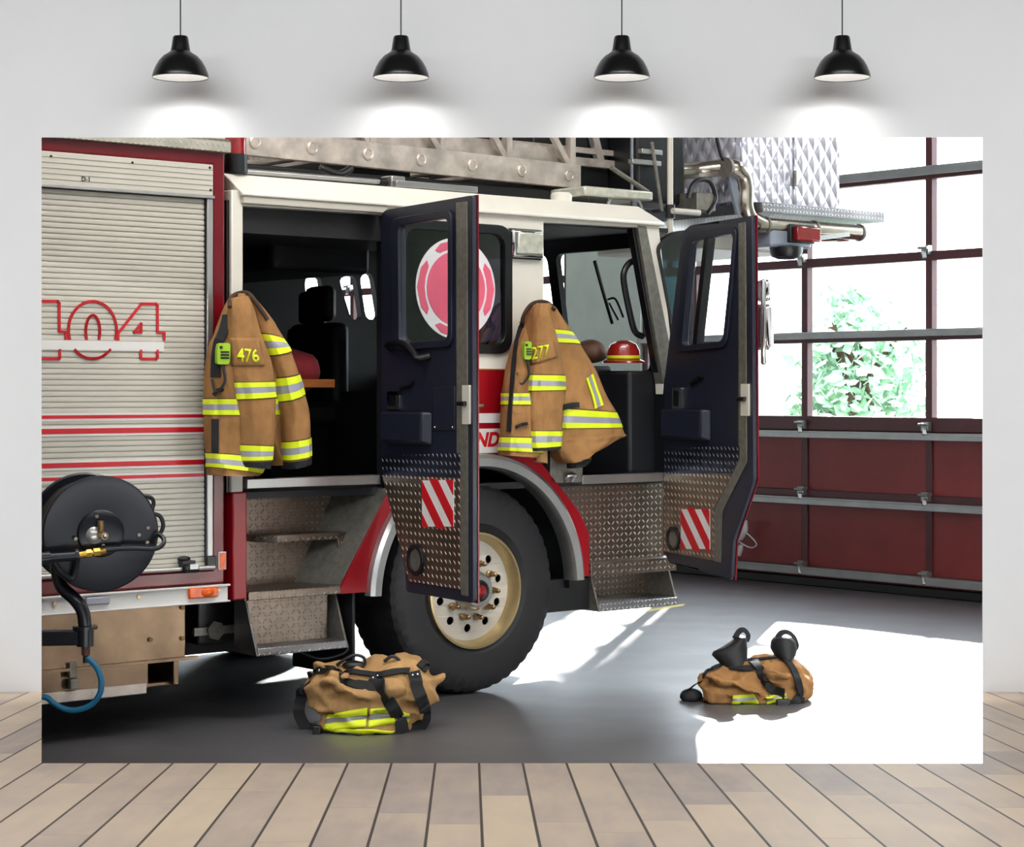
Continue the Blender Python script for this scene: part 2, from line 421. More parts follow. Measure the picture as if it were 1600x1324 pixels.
def root_struct(name, M):
    o = bpy.data.objects.new(name, None); COL.objects.link(o); o.matrix_basis = M; o['kind'] = 'structure'; return o
def sectional_door(name, y0, y1, ref=1.746, pitch=1.30):
    root = root_struct(name, Mb.copy())
    ys = []; y = ref
    while y > y0+.2: y -= pitch
    while y < y1-.1:
        if y > y0+.1: ys.append(y)
        y += pitch
    ws = [1.42, 2.055, 2.69, 3.33, 3.97, 4.6]                     # glazing bar heights
    mb = MB()                                                    # dark red solid sections
    mb.box((XD+.05, y0, .04), (XD+.09, y1, 1.40)); mb.build('panel', 'door maroon', root)
    for a, b in ((.10, .165), (.735, .80), (1.30, 1.415)):
        MB().box((XD+.02, y0, a), (XD+.1, y1, b)).build('section_rail', 'door maroon frame', root, bevel=.004)
    for z in ws[1:]:
        h = .036 if abs(z-2.055) > .01 else .03
        MB().box((XD+.02, y0, z-h), (XD+.1, y1, z+h)).build('section_rail', 'door maroon frame', root, bevel=.004)
    for y in [y0+.03]+ys+[y1-.03]:
        MB().box((XD+.03, y-.032, 1.41), (XD+.1, y+.032, 4.6)).build('glazing_bar', 'door maroon frame', root, bevel=.004)
        MB().box((XD+.035, y-.03, .1), (XD+.06, y+.03, 1.31)).build('stile', 'door maroon frame', root, bevel=.004)
    for z, h in ((1.255, .05), (.70, .055), (2.075, .05), (.115, .06), (3.34, .07)):  # horizontal stiffening struts
        mb = MB(); mb.box((XD-.035, y0, z), (XD+.02, y1, z+h*.75)); mb.box((XD-.045, y0, z-.02), (XD-.03, y1, z+h*.5)); mb.build('strut', 'strut steel', root, bevel=.003)
    MB().box((XD, y0, 0), (XD+.09, y1, .075)).build('bottom_seal', 'black', root, bevel=.01)
    for z in (.155, .775, 1.33, 2.72):
        for y in ys:
            mb = MB(); mb.box((XD-.02, y-.035, z-.02), (XD+.03, y+.035, z+.05)); mb.cyl((XD-.04, y-.045, z+.03), (XD-.04, y+.045, z+.03), .012, n=10); mb.beam((XD-.03, y, z), (XD-.045, y-.02, z-.05), .03, .02)
            mb.build('hinge', 'strut steel', root)
    for i, z in enumerate(ws[:-1]):
        for a, b in zip([y0]+ys, ys+[y1]):
            MB().box((XD+.06, a+.02, z+.02), (XD+.066, b-.02, ws[i+1]-.02)).build('pane', 'window glass', root)
    return root
sectional_door('door_1', *D1); sectional_door('door_2', *D2)

# white pull rope with grip hanging on the door behind the open cab door
cordp = fx(1162, 840, XD-.06)
t = thing('pull_rope', 'white rope loop with plastic grips hanging on the maroon garage door', 'rope', T @ cordp)
o3 = lambda px, py: T @ fx(px, py, XD-.06)
MB().tube([o3(1154, 848), o3(1162, 832), o3(1176, 842), o3(1182, 852), o3(1172, 856), o3(1156, 848)], .006).build('rope', 'white plastic', t, True)
MB().tube([o3(1157, 842), o3(1163, 830), o3(1162, 814)], lambda k: .024+.01*k).build('grip', 'white plastic', t, True)
MB().tube([o3(1153, 866), o3(1157, 858), o3(1158, 852)], lambda k: .032-.012*k).build('grip', 'white plastic', t, True)

# ------------------------------------------------------------------ outside
g = MB().box((-30, -40, -.14), (60, 60, -.12)); bstruct(MB().box((XD+.3, -40, -.12), (80, 60, -.02)), 'ground', 'asphalt')
def bush(name, label, c, r, n, sz, seed):
    rnd = random.Random(seed); t = thing(name, label, 'bush', T @ Vector(c), TA)
    mb = MB()
    for i in range(n):
        d = Vector((rnd.gauss(0, 1), rnd.gauss(0, 1), rnd.gauss(0, 1))).normalized()*rnd.uniform(.55, 1)
        p = Vector((d.x*r[0], d.y*r[1], r[2]+d.z*r[2])); a = Vector((rnd.gauss(0, 1), rnd.gauss(0, 1), rnd.gauss(0, 1))).normalized(); b = a.orthogonal().normalized()
        s = sz*rnd.uniform(.6, 1.3); mb.quad(p-a*s, p+b*s*.6, p+a*s, p-b*s*.6)
    mb.build('leaves', 'foliage', t, smooth=False)
    mb = MB()
    for i in range(5): mb.tube([(0, 0, 0), (rnd.uniform(-.3, .3)*r[0], rnd.uniform(-.3, .3)*r[1], r[2]), (rnd.uniform(-.6, .6)*r[0], rnd.uniform(-.6, .6)*r[1], r[2]*1.6)], .04, 6)
    mb.build('stem', 'leather', t)
bush('bush', 'pale green bush seen through the garage door panes', (10, 5.9, 0), (.9, .72, 1.45), 2600, .09, 2)
def house(c, w, h, label, rnd, rz=0):
    t = thing('building', label, 'building', T @ Vector(c), TA+rz)
    MB().box((0, -w/2, 0), (4, w/2, h)).build('brick_wall', 'brick pale', t)
    MB().box((-.3, -w/2-.2, h), (4.3, w/2+.2, h+.25)).build('roof', 'turret grey', t)
    for y in rnd:
        f = MB().box((-.05, y-.45, 1), (.03, y+.45, 2.3)).build('window', 'white plastic', t); MB().box((-.07, y-.38, 1.07), (-.051, y+.38, 2.23)).build('pane', 'turret grey', f)
house((15.43, 10.92, 0), 1.45, 11, 'pale sun-blocking building seen through the left garage door panes', (-.1,), R(37.7))  # height, width and turn shaped to keep sun off part of the bay floor
house((24, 13.2, 0), 1.6, 3.2, 'pale brick building seen through the rightmost garage door panes', (-.1,))

# ------------------------------------------------------------------ fire truck
truck = thing('fire_truck', 'red and white ladder fire truck parked with two cab doors open', 'fire truck', P0, TA)
def B(mb, name, mats, parent=truck, **k): return mb.build(name, mats, parent, **k)
def sp(mb, polys, y0, y1): return mb.prism(polys, SIDE, y0, y1)
def pxs(pts, y=0.): return [sxz(px, py, y) for px, py in pts]

# rear body: red frame round the roller shutter
xa, xl, xr = -5.2, -4.2, -1.655
mb = MB(); sp(mb, [rect(xa, .69, -1.58, 2.785), rect(xl, .765, xr, 2.71)], 0, .06)
mb.box((xa, .06, .6), (-1.58, 2.5, .69)); mb.box((xa, .06, 2.72), (-1.58, 2.5, 2.78)); mb.box((-1.64, .06, .69), (-1.58, 2.5, 2.72)); mb.box((xa, .3, .69), (xa+.06, 2.5, 2.72)); mb.box((xa, 2.44, .69), (-1.58, 2.5, 2.72))
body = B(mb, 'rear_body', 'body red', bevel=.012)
B(MB().box((xl, -.012, 2.56), (xr, .05, 2.712)), 'shutter_header', 'slat', bevel=.003)
mb = MB()
for z in (2.585, 2.61, 2.635, 2.66, 2.685): mb.box((xl, -.0135, z), (xr, -.012, z+.0018))
hd = B(mb, 'header_groove', 'edge steel', [o for o in COL.objects if o.name == 'shutter_header'][0])
mb = MB()
for px, py in ((80, 244), (207, 254), (328, 262), (329, 297)): mb.ball(sd(px, py, -.013), .006, 6)
B(mb, 'screw', 'black', hd.parent)
B(MB().box((xl, -.02, 2.548), (xr+.005, .03, 2.562)), 'header_lip', 'alu', bevel=.002)
# shutter slats
xs = -1.688; prof = []; z = .80; pt = .0257
while z < 2.545:
    prof += [(.016, z), (.010, z+.003), (.0085, z+pt*.5), (.010, z+pt-.004), (.016, z+pt-.002)]; z += pt
mb = MB(); mb.rings([[Vector((x, y, zz)) for y, zz in prof] for x in (xl, xs)], caps=False, close=False)
sh = B(mb, 'roller_shutter', 'slat', sharp=20)
B(MB().box((xs, -.012, .765), (xr, .03, 2.548)), 'shutter_track', 'alu', bevel=.004)
B(MB().box((xs-.004, .0, .765), (xs+.004, .03, 2.548)), 'track_seal', 'black')
for a, b in ((649.5, 655), (670.5, 679), (724.5, 732.5), (747, 752.5)):
    za, zb_ = sd(65, a, .008).z, sd(65, b, .008).z
    q = MB().box((xl, .0058, zb_), (xs-.006, .0084, za)).build('red_stripe', 'stripe red', sh)
    q = MB().box((xl, .0066, zb_-.011), (xs-.006, .0086, za+.011)).build('white_stripe', 'stripe white', sh)
w104 = lambda pts: [Vector(sxz(px, py, .006)) for px, py in pts]
mb = MB()
def el(cx, cy, rx, ry, a0, a1, n=28): return [(cx+rx*math.cos(R(a0+(a1-a0)*i/n)), cy-ry*math.sin(R(a0+(a1-a0)*i/n))) for i in range(n+1)]
for pts in ([(40, 471), (90, 471), (92.5, 474), (92.7, 518), (103, 519), (103, 530)], [(93.5, 547), (93.5, 559), (92, 561), (40, 561)],
            el(144.5, 516, 37.5, 45, -18, 198), el(144.5, 516, 37.5, 45, 223, 317), el(145, 518, 11, 25, -28, 208),
            [(184.5, 531), (184.5, 521), (221, 475), (244, 475), (246, 477.5), (246, 519), (256.5, 520.5), (256.5, 531)],
            [(220, 548), (220, 559), (222, 561), (244, 561), (246, 559), (246, 548)], [(220.5, 506), (209.5, 519.5), (220.5, 519.5), (220.5, 506)]):
    stroke(mb, w104(pts), .0125, SIDE, .003, .0082)
q = B(mb, 'unit_number', 'stripe red', sh, smooth=False); q['label'] = 'red outlined number 104'
B(MB().box((xl, .004, sd(65, 546.5).z), (sd(257, 540).x, .0084, sd(65, 531).z)), 'white_stripe', 'stripe white', sh)
def letters(txt, name, px0, px1, pyb, pyt, y, m_, parent, shear=0, bold=0., th=.0015):
    me = text_mesh(txt, .1, shear, bold, th/2); co = [v.co for v in me.vertices]
    a, b = sd(px0, pyb, y), sd(px1, pyt, y); mnx, mxx = min(c.x for c in co), max(c.x for c in co); mny, mxy = min(c.y for c in co), max(c.y for c in co)
    for v in me.vertices:
        c = v.co; v.co = Vector((a.x+(c.x-mnx)/(mxx-mnx)*(b.x-a.x), y-c.z, a.z+(c.y-mny)/(mxy-mny)*(b.z-a.z)))
    me.materials.clear(); me.materials.append(MATS[m_]); o = bpy.data.objects.new(name, me); COL.objects.link(o); o.parent = parent; return o
letters('D-1', 'compartment_code', 128, 140, 283, 276.5, -.015, 'black', hd.parent)
# bottom bar and latch
z = .80; B(MB().box((xl, -.008, .768), (xs, .02, .80)), 'shutter_foot', 'slat', bevel=.003)
lt = B(MB().cyl((-3.6, -.03, .792), (-1.66, -.03, .775), .011), 'latch_bar', 'alu')
mb = MB(); p = sd(293, 886, -.03); mb.box((p.x-.035, -.045, .765), (p.x+.035, .0, .815)); mb.ball((p.x-.02, -.03, .825), (.035, .02, .014), 8); mb.cyl((p.x-.03, -.05, .778), (p.x+.04, -.05, .776), .02)
B(mb, 'latch_block', 'black', lt); B(MB().box((p.x-.01, -.072, .776), (p.x+.035, -.046, .80)), 'latch_plate', 'alu', lt)
B(MB().box((-1.70, -.03, .768), (-1.645, 0, .83)), 'track_end', 'black', bevel=.004)
# rub rail
mb = MB(); mb.box((xa, -.035, .612), (-1.587, .03, .688)); mb.box((xa, -.05, .682), (-1.58, -.03, .692)); mb.box((xa, -.05, .606), (-1.58, -.03, .614))
rail = B(mb, 'rub_rail', 'stripe white', bevel=.003)
mb = MB()
for px, py in ((84, 944), (216, 933), (341, 923)): mb.cyl(sd(px, py, -.034), sd(px, py, -.034)+Vector((0, -.008, 0)), .009, n=10)
B(mb, 'bolt', 'nut', rail)
a, b = sd(293, 936, -.036), sd(338, 916, -.036)
mk = B(MB().box((a.x, -.056, a.z), (b.x, -.036, b.z)), 'marker_light', 'lens amber', bevel=.006)
B(MB().ball(((a.x+b.x)/2+.02, -.056, (a.z+b.z)/2), (.035, .012, .022), 10), 'lamp_lens', 'lens amber', mk)
a, b = sd(132, 947, -.036), sd(170, 931, -.036)
B(MB().box((a.x, -.05, a.z), (b.x, -.036, b.z)), 'clear_marker', 'silver tape', bevel=.012)
a, b = sd(341, 891, -.002), sd(353, 862, -.002)
rf = B(MB().box((a.x, -.006, a.z), (b.x, .0, b.z)), 'reflector_frame', 'stripe white', bevel=.002)
B(MB().box((a.x+.006, -.01, a.z+.006), (b.x-.006, -.005, b.z-.006)), 'side_reflector', 'lens amber', rf)
# roof edge of rear body
mb = MB(); mb.prism([[(-.03, 2.775), (.3, 2.775), (.3, 2.84), (-.012, 2.84), (-.03, 2.825)]], FRONT, xa, -1.565); B(mb, 'roof_edge', 'roof plate', bevel=.004)
# skirt boxes under the body
mb = MB(); mb.box((xa, .02, .335), (-1.79, .06, .615)); mb.box((xa, .06, .335), (-1.79, 1.0, .36)); mb.box((-1.83, .06, .335), (-1.79, 1.0, .6)); sk = B(mb, 'skirt_box', 'skirt steel', bevel=.004)
B(MB().box((xa, .0, .338), (-1.73, .03, .352)), 'skirt_flange', 'skirt steel', sk)
mb = MB(); mb.box((xa, .04, .215), (-1.98, .07, .335)); mb.box((xa, .07, .215), (-1.83, .6, .235)); mb.box((-1.85, .03, .22), (-1.82, .6, .335)); B(mb, 'lower_locker', 'skirt steel', bevel=.004)
B(MB().box((xa, .02, .195), (-2.0, .045, .245)), 'locker_rail', 'ladder alu', bevel=.003)
mb = MB()
for px in (107, 112): pass
p = sd(112, 1068, .03); mb.box((p.x-.022, -.0, p.z-.025), (p.x+.022, .03, p.z+.022)); p = sd(110, 1045, .03); mb.box((p.x-.02, .0, p.z-.04), (p.x+.02, .03, p.z+.03)); B(mb, 'locker_latch', 'edge steel', bevel=.004)
mb = MB()
for px, py in ((286, 950), (286, 998), (236, 1000)): B(MB().cyl(sd(px, py, .02), sd(px, py, .005), .01, n=10), 'rivet', 'nut', sk)
# chassis, fuel tank, axle and far wheel
mb = MB(); mb.box((xa, .75, .55), (1.5, .87, .82)); mb.box((xa, 1.65, .55), (1.5, 1.77, .82)); mb.box((-1.55, .3, .36), (-.95, 2.2, .6)); mb.box((-1.7, .9, .3), (-1.3, 1.6, .55)); mb.cyl((0, .3, .55), (0, 2.2, .55), .09); mb.box((.3, .9, .45), (1.3, 1.6, .8))
B(mb, 'chassis', 'black', bevel=.01)
p = sd(333, 985, .3); mb = MB(); mb.cyl(p, p+Vector((0, -.03, 0)), .05, n=6); mb.box((p.x-.12, .28, p.z-.02), (p.x+.12, .3, p.z+.02)); B(mb, 'drain_fitting', 'edge steel')
B(MB().box((xa, 2.42, .10), (-.42, 2.48, .62)), 'far_light_blocker', 'skirt steel'); B(MB().box((xa, .5, .16), (-2.2, 1.9, .5)), 'fuel_tank', 'black', bevel=.03); B(MB().lathe([(.3, 0), (.53, -.02), (.566, .06), (.566, .34), (.53, .4), (.3, .4)], (0, 2.05, .566), (0, 1, 0), 64), 'tire', 'rubber'); B(MB().box((-5.2, 1.75, .10), (-.3, 1.8, .5)), 'belly_light_blocker', 'black')  # far skirt and belly panel added to block light under the truck
# mud flap ahead of step
B(MB().box((-.79, .05, .16), (-.77, .60, .62)), 'mud_flap', 'rubber', bevel=.005)

# ---- cab side
CR, FR = -1.478, .461
A_top = [(-1.545, 1.13), (CR, 1.13), (CR, 2.525), (-.585, 2.53), (-.585, 1.735), (FR, 1.735), (FR, 2.548), (1.19, 2.556), (1.37, 1.70), (1.40, 1.13), (1.47, 1.13), (1.47, 1.70), (1.335, 2.60), (-1.545, 2.60)]
win = rounded(rect(-.536, 1.834, .21, 2.503), .085, 6)
mb = MB(); sp(mb, [A_top, win], 0, .07)
mb.box((-1.545, .06, 1.13), (-1.50, 2.5, 2.6)); cabw = B(mb, 'cab_body', 'cab white', bevel=.006)
mb = MB(); win_in = rounded(rect(-.50, 1.872, .172, 2.466), .075, 6); sp(mb, [rounded(rect(-.548, 1.822, .222, 2.515), .1, 6), win_in], -.018, .02)
wf = B(mb, 'cab_window_frame', 'black', bevel=.008)
mb = MB(); sp(mb, [win_in], .006, .011); B(mb, 'cab_window_pane', 'cab glass', wf, smooth=False)
# emblem on the glass
ec = sd(713, 451, 0); ex, ez, er = ec.x, ec.z, .268
mb = MB(); sp(mb, [circ(ex, ez, er, 56)], .002, .0055); em = B(mb, 'emblem', 'decal white', wf, smooth=False); em['label'] = 'white disc with red fire service cross'
mb = MB()
sp(mb, [circ(ex, ez, er*.73, 56)], -.001, .003)
for k in range(4):
    a0 = R(90*k+45); 
    pts = []
    for i in range(13): a = a0+R(-36+72*i/12)+R(45)*0; pts.append((.80, a))
    out = [(.80, a0+R(-31)), (.90, a0+R(-36)), (.955, a0+R(-24)), (.97, a0), (.955, a0+R(24)), (.90, a0+R(36)), (.80, a0+R(31)), (.79, a0+R(15)), (.79, a0), (.79, a0-R(15))]
    sp(mb, [[(ex+er*r*math.cos(a+R(45)), ez+er*r*math.sin(a+R(45))) for r, a in out]], -.001, .003)
B(mb, 'emblem_cross', 'decal pink', em, smooth=False)
# roof cap
mb = MB(); prof = [(-.03, 2.572), (-.03, 2.59), (.075, 2.685), (1.25, 2.73), (2.43, 2.685), (2.53, 2.59), (2.53, 2.572), (2.44, 2.572), (.08, 2.572)]
mb.rings([[Vector((-1.50 if z < 2.6 else -1.545, y, z)) for y, z in prof], [Vector((1.36 if z < 2.6 else 1.25, y, z)) for y, z in prof]])
B(mb, 'cab_roof', 'cab white', bevel=.006)
B(MB().box((-1.49, -.02, 2.535), (-.62, .05, 2.575)), 'rain_gutter', 'slat', bevel=.006)
B(MB().box((-1.58, .1, .6), (-1.545, 2.4, 2.7)), 'body_gap_panel', 'black')
B(MB().box((-1.545, -.012, .605), (-1.462, .1, 1.13)), 'cab_corner_post', 'fender red', bevel=.008)
B(MB().box((-1.56, .02, 1.13), (-1.52, .12, 2.55)), 'pillar_seal', 'black')
# red lower cab with wheel arch
AR = .735
arc = [(AR*math.cos(R(a)), .55+AR*math.sin(R(a))) for a in [177-i*(174/40) for i in range(41)]]
q = pxs([(845, 722), (905, 800), (920, 832), (921, 907)])
low = [(-.585, 1.735), (-.585, 1.13), (-.915, .595)] + [(-.735, .595)] + arc + [(q[3][0], arc[-1][1]), q[2], q[1], q[0], (FR, 1.32), (FR, 1.735)]
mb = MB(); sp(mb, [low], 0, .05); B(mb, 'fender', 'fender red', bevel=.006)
tr_ = [(r*math.cos(R(a)), .55+r*math.sin(R(a))) for r, aa in ((.742, range(178, 0, -3)), (.655, range(1, 179, 3))) for a in aa]
mb = MB(); N = 46; rs = []
for i in range(N+1):
    a = R(178-176*i/N); c, s_ = math.cos(a), math.sin(a)
    rs.append([Vector((r*c, y, .55+r*s_)) for r, y in ((.742, .01), (.735, -.03), (.715, -.045), (.672, -.04), (.66, -.02), (.66, .06))])
mb.rings(rs, caps=False, close=False); B(mb, 'wheel_arch_trim', 'alu')
mb = MB(); rs = []
for i in range(N+1):
    a = R(182-184*i/N); c, s_ = math.cos(a), math.sin(a); rs.append([Vector((r*c, y, .55+r*s_)) for r, y in ((.665, .02), (.67, .75), (.3, .75))])
mb.rings(rs, caps=False, close=False); B(mb, 'wheel_well', 'black')
xA, xB = -.05, FR
for z0, z1 in ((1.442, 1.492), (1.298, 1.425)): pass
B(MB().box((-.62, -.003, sd(760, 661).z), (FR-.01, .001, sd(760, 646).z)), 'white_stripe', 'stripe white')
zz0, zz1 = sd(760, 708).z, sd(760, 670).z
B(MB().box((-.62, -.003, zz0), (FR-.01, .001, zz1)), 'name_band', 'stripe white')
letters('NDI', 'name_lettering', 743, 788, 699, 675, -.004, 'stripe red', truck, .25, .004)
B(MB().box((-.62, -.004, 1.735), (FR, .002, 1.742)), 'pinstripe', 'gear orange')
p = sd(750, 634, -.01); B(MB().box((p.x-.03, -.02, p.z-.008), (p.x+.02, 0, p.z+.008)), 'edge_clip', 'alu', bevel=.004)
# sills
B(MB().box((-1.462, -.012, sd(385, 764).z), (sd(592, 755).x, .06, sd(385, 749).z)), 'crew_sill', 'alu', bevel=.003)
B(MB().box((sd(908, 750).x, -.012, sd(908, 757).z), (1.40, .06, sd(908, 743).z)), 'front_sill', 'alu', bevel=.003)
# crew steps
mb = MB(); yb = .30
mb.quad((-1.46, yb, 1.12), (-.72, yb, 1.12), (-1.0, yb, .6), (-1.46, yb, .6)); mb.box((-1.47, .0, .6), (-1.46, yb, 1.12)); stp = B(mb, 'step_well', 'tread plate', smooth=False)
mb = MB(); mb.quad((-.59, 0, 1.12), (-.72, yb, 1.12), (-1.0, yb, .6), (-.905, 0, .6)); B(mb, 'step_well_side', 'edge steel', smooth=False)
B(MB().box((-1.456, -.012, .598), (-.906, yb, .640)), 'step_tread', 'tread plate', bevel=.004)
a, b = sd(412, 838, .14), sd(545, 838, .14)
mb = MB(); zt = sd(470, 835, .14).z
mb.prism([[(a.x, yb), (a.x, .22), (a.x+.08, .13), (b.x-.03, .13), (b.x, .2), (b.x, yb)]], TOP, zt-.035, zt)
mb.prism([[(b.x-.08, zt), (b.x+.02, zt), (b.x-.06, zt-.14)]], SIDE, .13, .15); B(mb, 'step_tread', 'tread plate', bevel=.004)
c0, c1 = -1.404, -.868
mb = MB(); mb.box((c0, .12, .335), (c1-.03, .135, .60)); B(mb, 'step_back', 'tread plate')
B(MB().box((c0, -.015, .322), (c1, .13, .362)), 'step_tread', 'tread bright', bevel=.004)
for x, lab in ((c0, 0), (c1, 1)):
    mb = MB(); mb.prism([[(-.015, .325), (.19, .325), (.19, .61), (.10, .61)]], FRONT, x-.006, x+.006); B(mb, 'step_side', 'tread bright' if lab == 0 else 'edge steel')
B(MB().tube([(c0+.3, .1, .32), (c0+.42, .05, .27), (c1+.02, .02, .30), (c1+.03, .05, .36)], .008), 'cable', 'black')
# front steps
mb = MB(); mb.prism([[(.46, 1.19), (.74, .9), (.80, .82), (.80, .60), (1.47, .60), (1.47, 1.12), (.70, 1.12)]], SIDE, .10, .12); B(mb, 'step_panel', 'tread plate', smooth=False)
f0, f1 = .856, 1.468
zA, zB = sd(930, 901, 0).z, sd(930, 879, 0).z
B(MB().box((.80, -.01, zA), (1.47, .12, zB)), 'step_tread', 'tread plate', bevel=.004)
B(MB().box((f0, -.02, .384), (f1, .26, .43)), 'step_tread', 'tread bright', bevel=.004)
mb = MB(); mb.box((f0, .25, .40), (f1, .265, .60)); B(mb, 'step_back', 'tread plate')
for x in (f0, f1):
    mb = MB(); mb.prism([[(-.02, .386), (.28, .386), (.28, .6), (.06, .6)]], FRONT, x-.006, x+.006); B(mb, 'step_side', 'edge steel')
B(MB().box((.42, .06, .395), (f0, .30, .575)), 'step_support', 'black', bevel=.004)
p = sd(880, 732, .03); mb = MB(); mb.box((p.x-.12, .0, p.z-.08), (p.x+.12, .1, p.z+.13)); B(mb, 'striker_plate', 'edge steel', bevel=.004)
p = sd(893, 735, .0); mb = MB(); mb.tube([p+Vector((-.05, -.0, -.06)), p+Vector((-.05, -.028, -.03)), p+Vector((0, -.028, -.025)), p+Vector((0, 0, -.06))], .011); B(mb, 'striker', 'chrome')

# ---- front wheel
whl = MB(); RT = .566
def tread(r, j, i): return r - (.007 if (j in (4, 5, 8, 9) and (i % 3) == 0) else 0) - (.006 if j in (6, 7) and (i//3) % 2 else 0)
y0 = .03
whl.lathe([(.302, y0+.02), (.35, y0-.012), (.47, y0-.018), (.53, y0+.0), (.553, y0+.02), (.566, y0+.07), (.564, y0+.15), (.564, y0+.24), (.566, y0+.30), (.553, y0+.37), (.53, y0+.39), (.35, y0+.40), (.302, y0+.37)], (0, 0, .566), (0, 1, 0), 144, False, tread)
tire = B(whl, 'tire', 'rubber', sharp=25)
hub = Vector((0, 0, .555))
mb = MB(); mb.lathe([(.312, y0+.012), (.312, y0-.012), (.300, y0-.014), (.292, y0+.0), (.285, y0+.02), (.272, y0+.055)], hub, (0, 1, 0), 64, False); rim = B(mb, 'rim', 'rim gold', tire)
holes = [circ(.205*math.cos(R(36*k+14)), .205*math.sin(R(36*k+14)), .0225, 16) for k in range(10)]
mb = MB(); mb.prism([circ(0, 0, .278, 64)]+holes, lambda a, b, d: Vector((a, d-.03*(1-min(1, math.hypot(a, b)/.27))+y0, b+hub.z)), .055, .062); B(mb, 'wheel_disc', 'rim cream', tire, sharp=40)
B(MB().lathe([(.27, y0+.10), (.02, y0+.10)], hub, (0, 1, 0), 40), 'brake_drum', 'black', tire)
mb = MB(); mb.lathe([(.112, y0+.04), (.108, y0+.0), (.095, y0-.03), (.085, y0-.04), (.072, y0-.042)], hub, (0, 1, 0), 40); B(mb, 'hub', 'alu', tire)
mb = MB(); mb.lathe([(.06, y0-.04), (.056, y0-.05), (.045, y0-.052), (.04, y0-.048)], hub, (0, 1, 0), 32); B(mb, 'hub_ring', 'black', tire)
B(MB().lathe([(.034, y0-.045), (.032, y0-.058), (.02, y0-.062)], hub, (0, 1, 0), 24), 'hub_cap', 'lens red', tire)
for k in range(10):
    a = R(36*k-4); c = hub+Vector((.15*math.cos(a), y0+.04, .15*math.sin(a)))
    B(MB().lathe([(.021, 0), (.021, -.012), (.016, -.016), (.0155, -.045), (.012, -.05), (.011, -.062), (.006, -.066)], c, (0, 1, 0), 6), 'lug_nut', 'nut', tire, smooth=False)

# ---- cab interior
YF = 2.44
def far(pts): return [sxz(px, py, YF) for px, py in pts]
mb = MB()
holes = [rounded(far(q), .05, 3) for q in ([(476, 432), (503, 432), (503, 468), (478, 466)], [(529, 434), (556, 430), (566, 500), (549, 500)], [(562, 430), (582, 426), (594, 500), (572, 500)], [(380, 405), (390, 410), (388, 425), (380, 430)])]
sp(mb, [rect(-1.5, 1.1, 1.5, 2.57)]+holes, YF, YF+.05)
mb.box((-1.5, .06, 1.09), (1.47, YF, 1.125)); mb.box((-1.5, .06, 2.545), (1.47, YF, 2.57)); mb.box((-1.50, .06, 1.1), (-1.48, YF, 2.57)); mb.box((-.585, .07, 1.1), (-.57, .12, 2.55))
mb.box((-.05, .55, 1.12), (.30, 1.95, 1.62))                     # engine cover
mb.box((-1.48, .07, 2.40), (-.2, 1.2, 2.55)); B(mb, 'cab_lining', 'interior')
mb = MB(); a = fx(460, 420, -.35); mb.box((-.85, .7, 2.27), (-.2, 2.3, 2.45)); B(mb, 'overhead_console', 'interior', bevel=.03)
# dashboard and windshield
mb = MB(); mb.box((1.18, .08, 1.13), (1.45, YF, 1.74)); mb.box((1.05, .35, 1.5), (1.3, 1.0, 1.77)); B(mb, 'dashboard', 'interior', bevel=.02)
mb = MB()
mb.prism([rect(.06, 1.12, YF, 2.57), rounded(rect(.2, 1.74, .92, 2.46), .06), rounded(rect(1.0, 1.74, 2.34, 2.46), .06)], lambda a, b, d: Vector((1.47-.16*max(0, (b-1.7))+d, a, b)), 0, .04)
wsf = B(mb, 'windshield_frame', 'black')
mb = MB(); mb.quad((1.48-.006, .2, 1.74), (1.48-.006, 2.34, 1.74), (1.36, 2.34, 2.46), (1.36, .2, 2.46)); B(mb, 'windshield', 'window glass', wsf, smooth=False)
# corner window of windshield (teal) with black frame
cw = [(1027, 383), (1036, 372), (1057, 362), (1064, 372), (1062, 500), (1055, 505)]
mb = MB(); pts = pxs([(1024, 388), (1034, 374), (1054, 362), (1085, 358), (1080, 540), (1049, 540), (1046, 500)], -.0)
inn = pxs([(1029, 390), (1038, 379), (1056, 368), (1080, 364), (1076, 528), (1053, 522), (1049, 498)], -.0)
sp(mb, [rounded(pts, .03), rounded(inn, .03)], -.01, .03); cwf = B(mb, 'corner_window_frame', 'black', bevel=.004)
mb = MB(); sp(mb, [rounded(inn, .03)], .005, .012); B(mb, 'corner_window_pane', 'teal glass', cwf, smooth=False)
B(MB().box((1.375, -.004, 1.14), (1.475, .075, 1.70)), 'hinge_post', 'black')
# A pillar inner strip
mb = MB(); sp(mb, [pxs([(996, 352), (1009, 354), (1050, 560), (1047, 600), (1036, 600)])], -.004, .07); B(mb, 'pillar_strip', 'edge steel', bevel=.004)
mb = MB(); sp(mb, [pxs([(988, 356), (998, 356), (1038, 560), (1036, 610), (1024, 560)], .02)], .02, .07); B(mb, 'pillar_seal', 'black', bevel=.004)
# grab bar on pillar
gb = lambda px, py: sd(px, py, .10)
B(MB().tube([gb(1000, 408), gb(985, 410), gb(975, 425), gb(975, 445), gb(984, 490), gb(992, 518), gb(1004, 526)], .019), 'grab_bar', 'black')
# wipers
wp = lambda px, py: fx(px, py, 1.52)
mb = MB(); mb.tube([wp(929, 408), wp(942, 455), wp(957, 506)], .011, 8); mb.tube([wp(950, 468), wp(962, 468), wp(974, 496)], .007, 8); mb.tube([wp(952, 474), wp(966, 500)], .006, 8); B(mb, 'wiper', 'black')
# steering wheel
mb = MB(); c = Vector((.95, 1.9, 1.72)); mb.tube([c+Vector((.08*math.sin(a), .24*math.cos(a), .22*math.sin(a))) for a in [2*math.pi*i/24 for i in range(25)]], .014, 8, 1); mb.cyl(c, c+Vector((.25, 0, -.2)), .03); mb.beam(c-Vector((0, .23, 0)), c+Vector((0, .23, 0)), .03, .03); B(mb, 'steering_wheel', 'black')
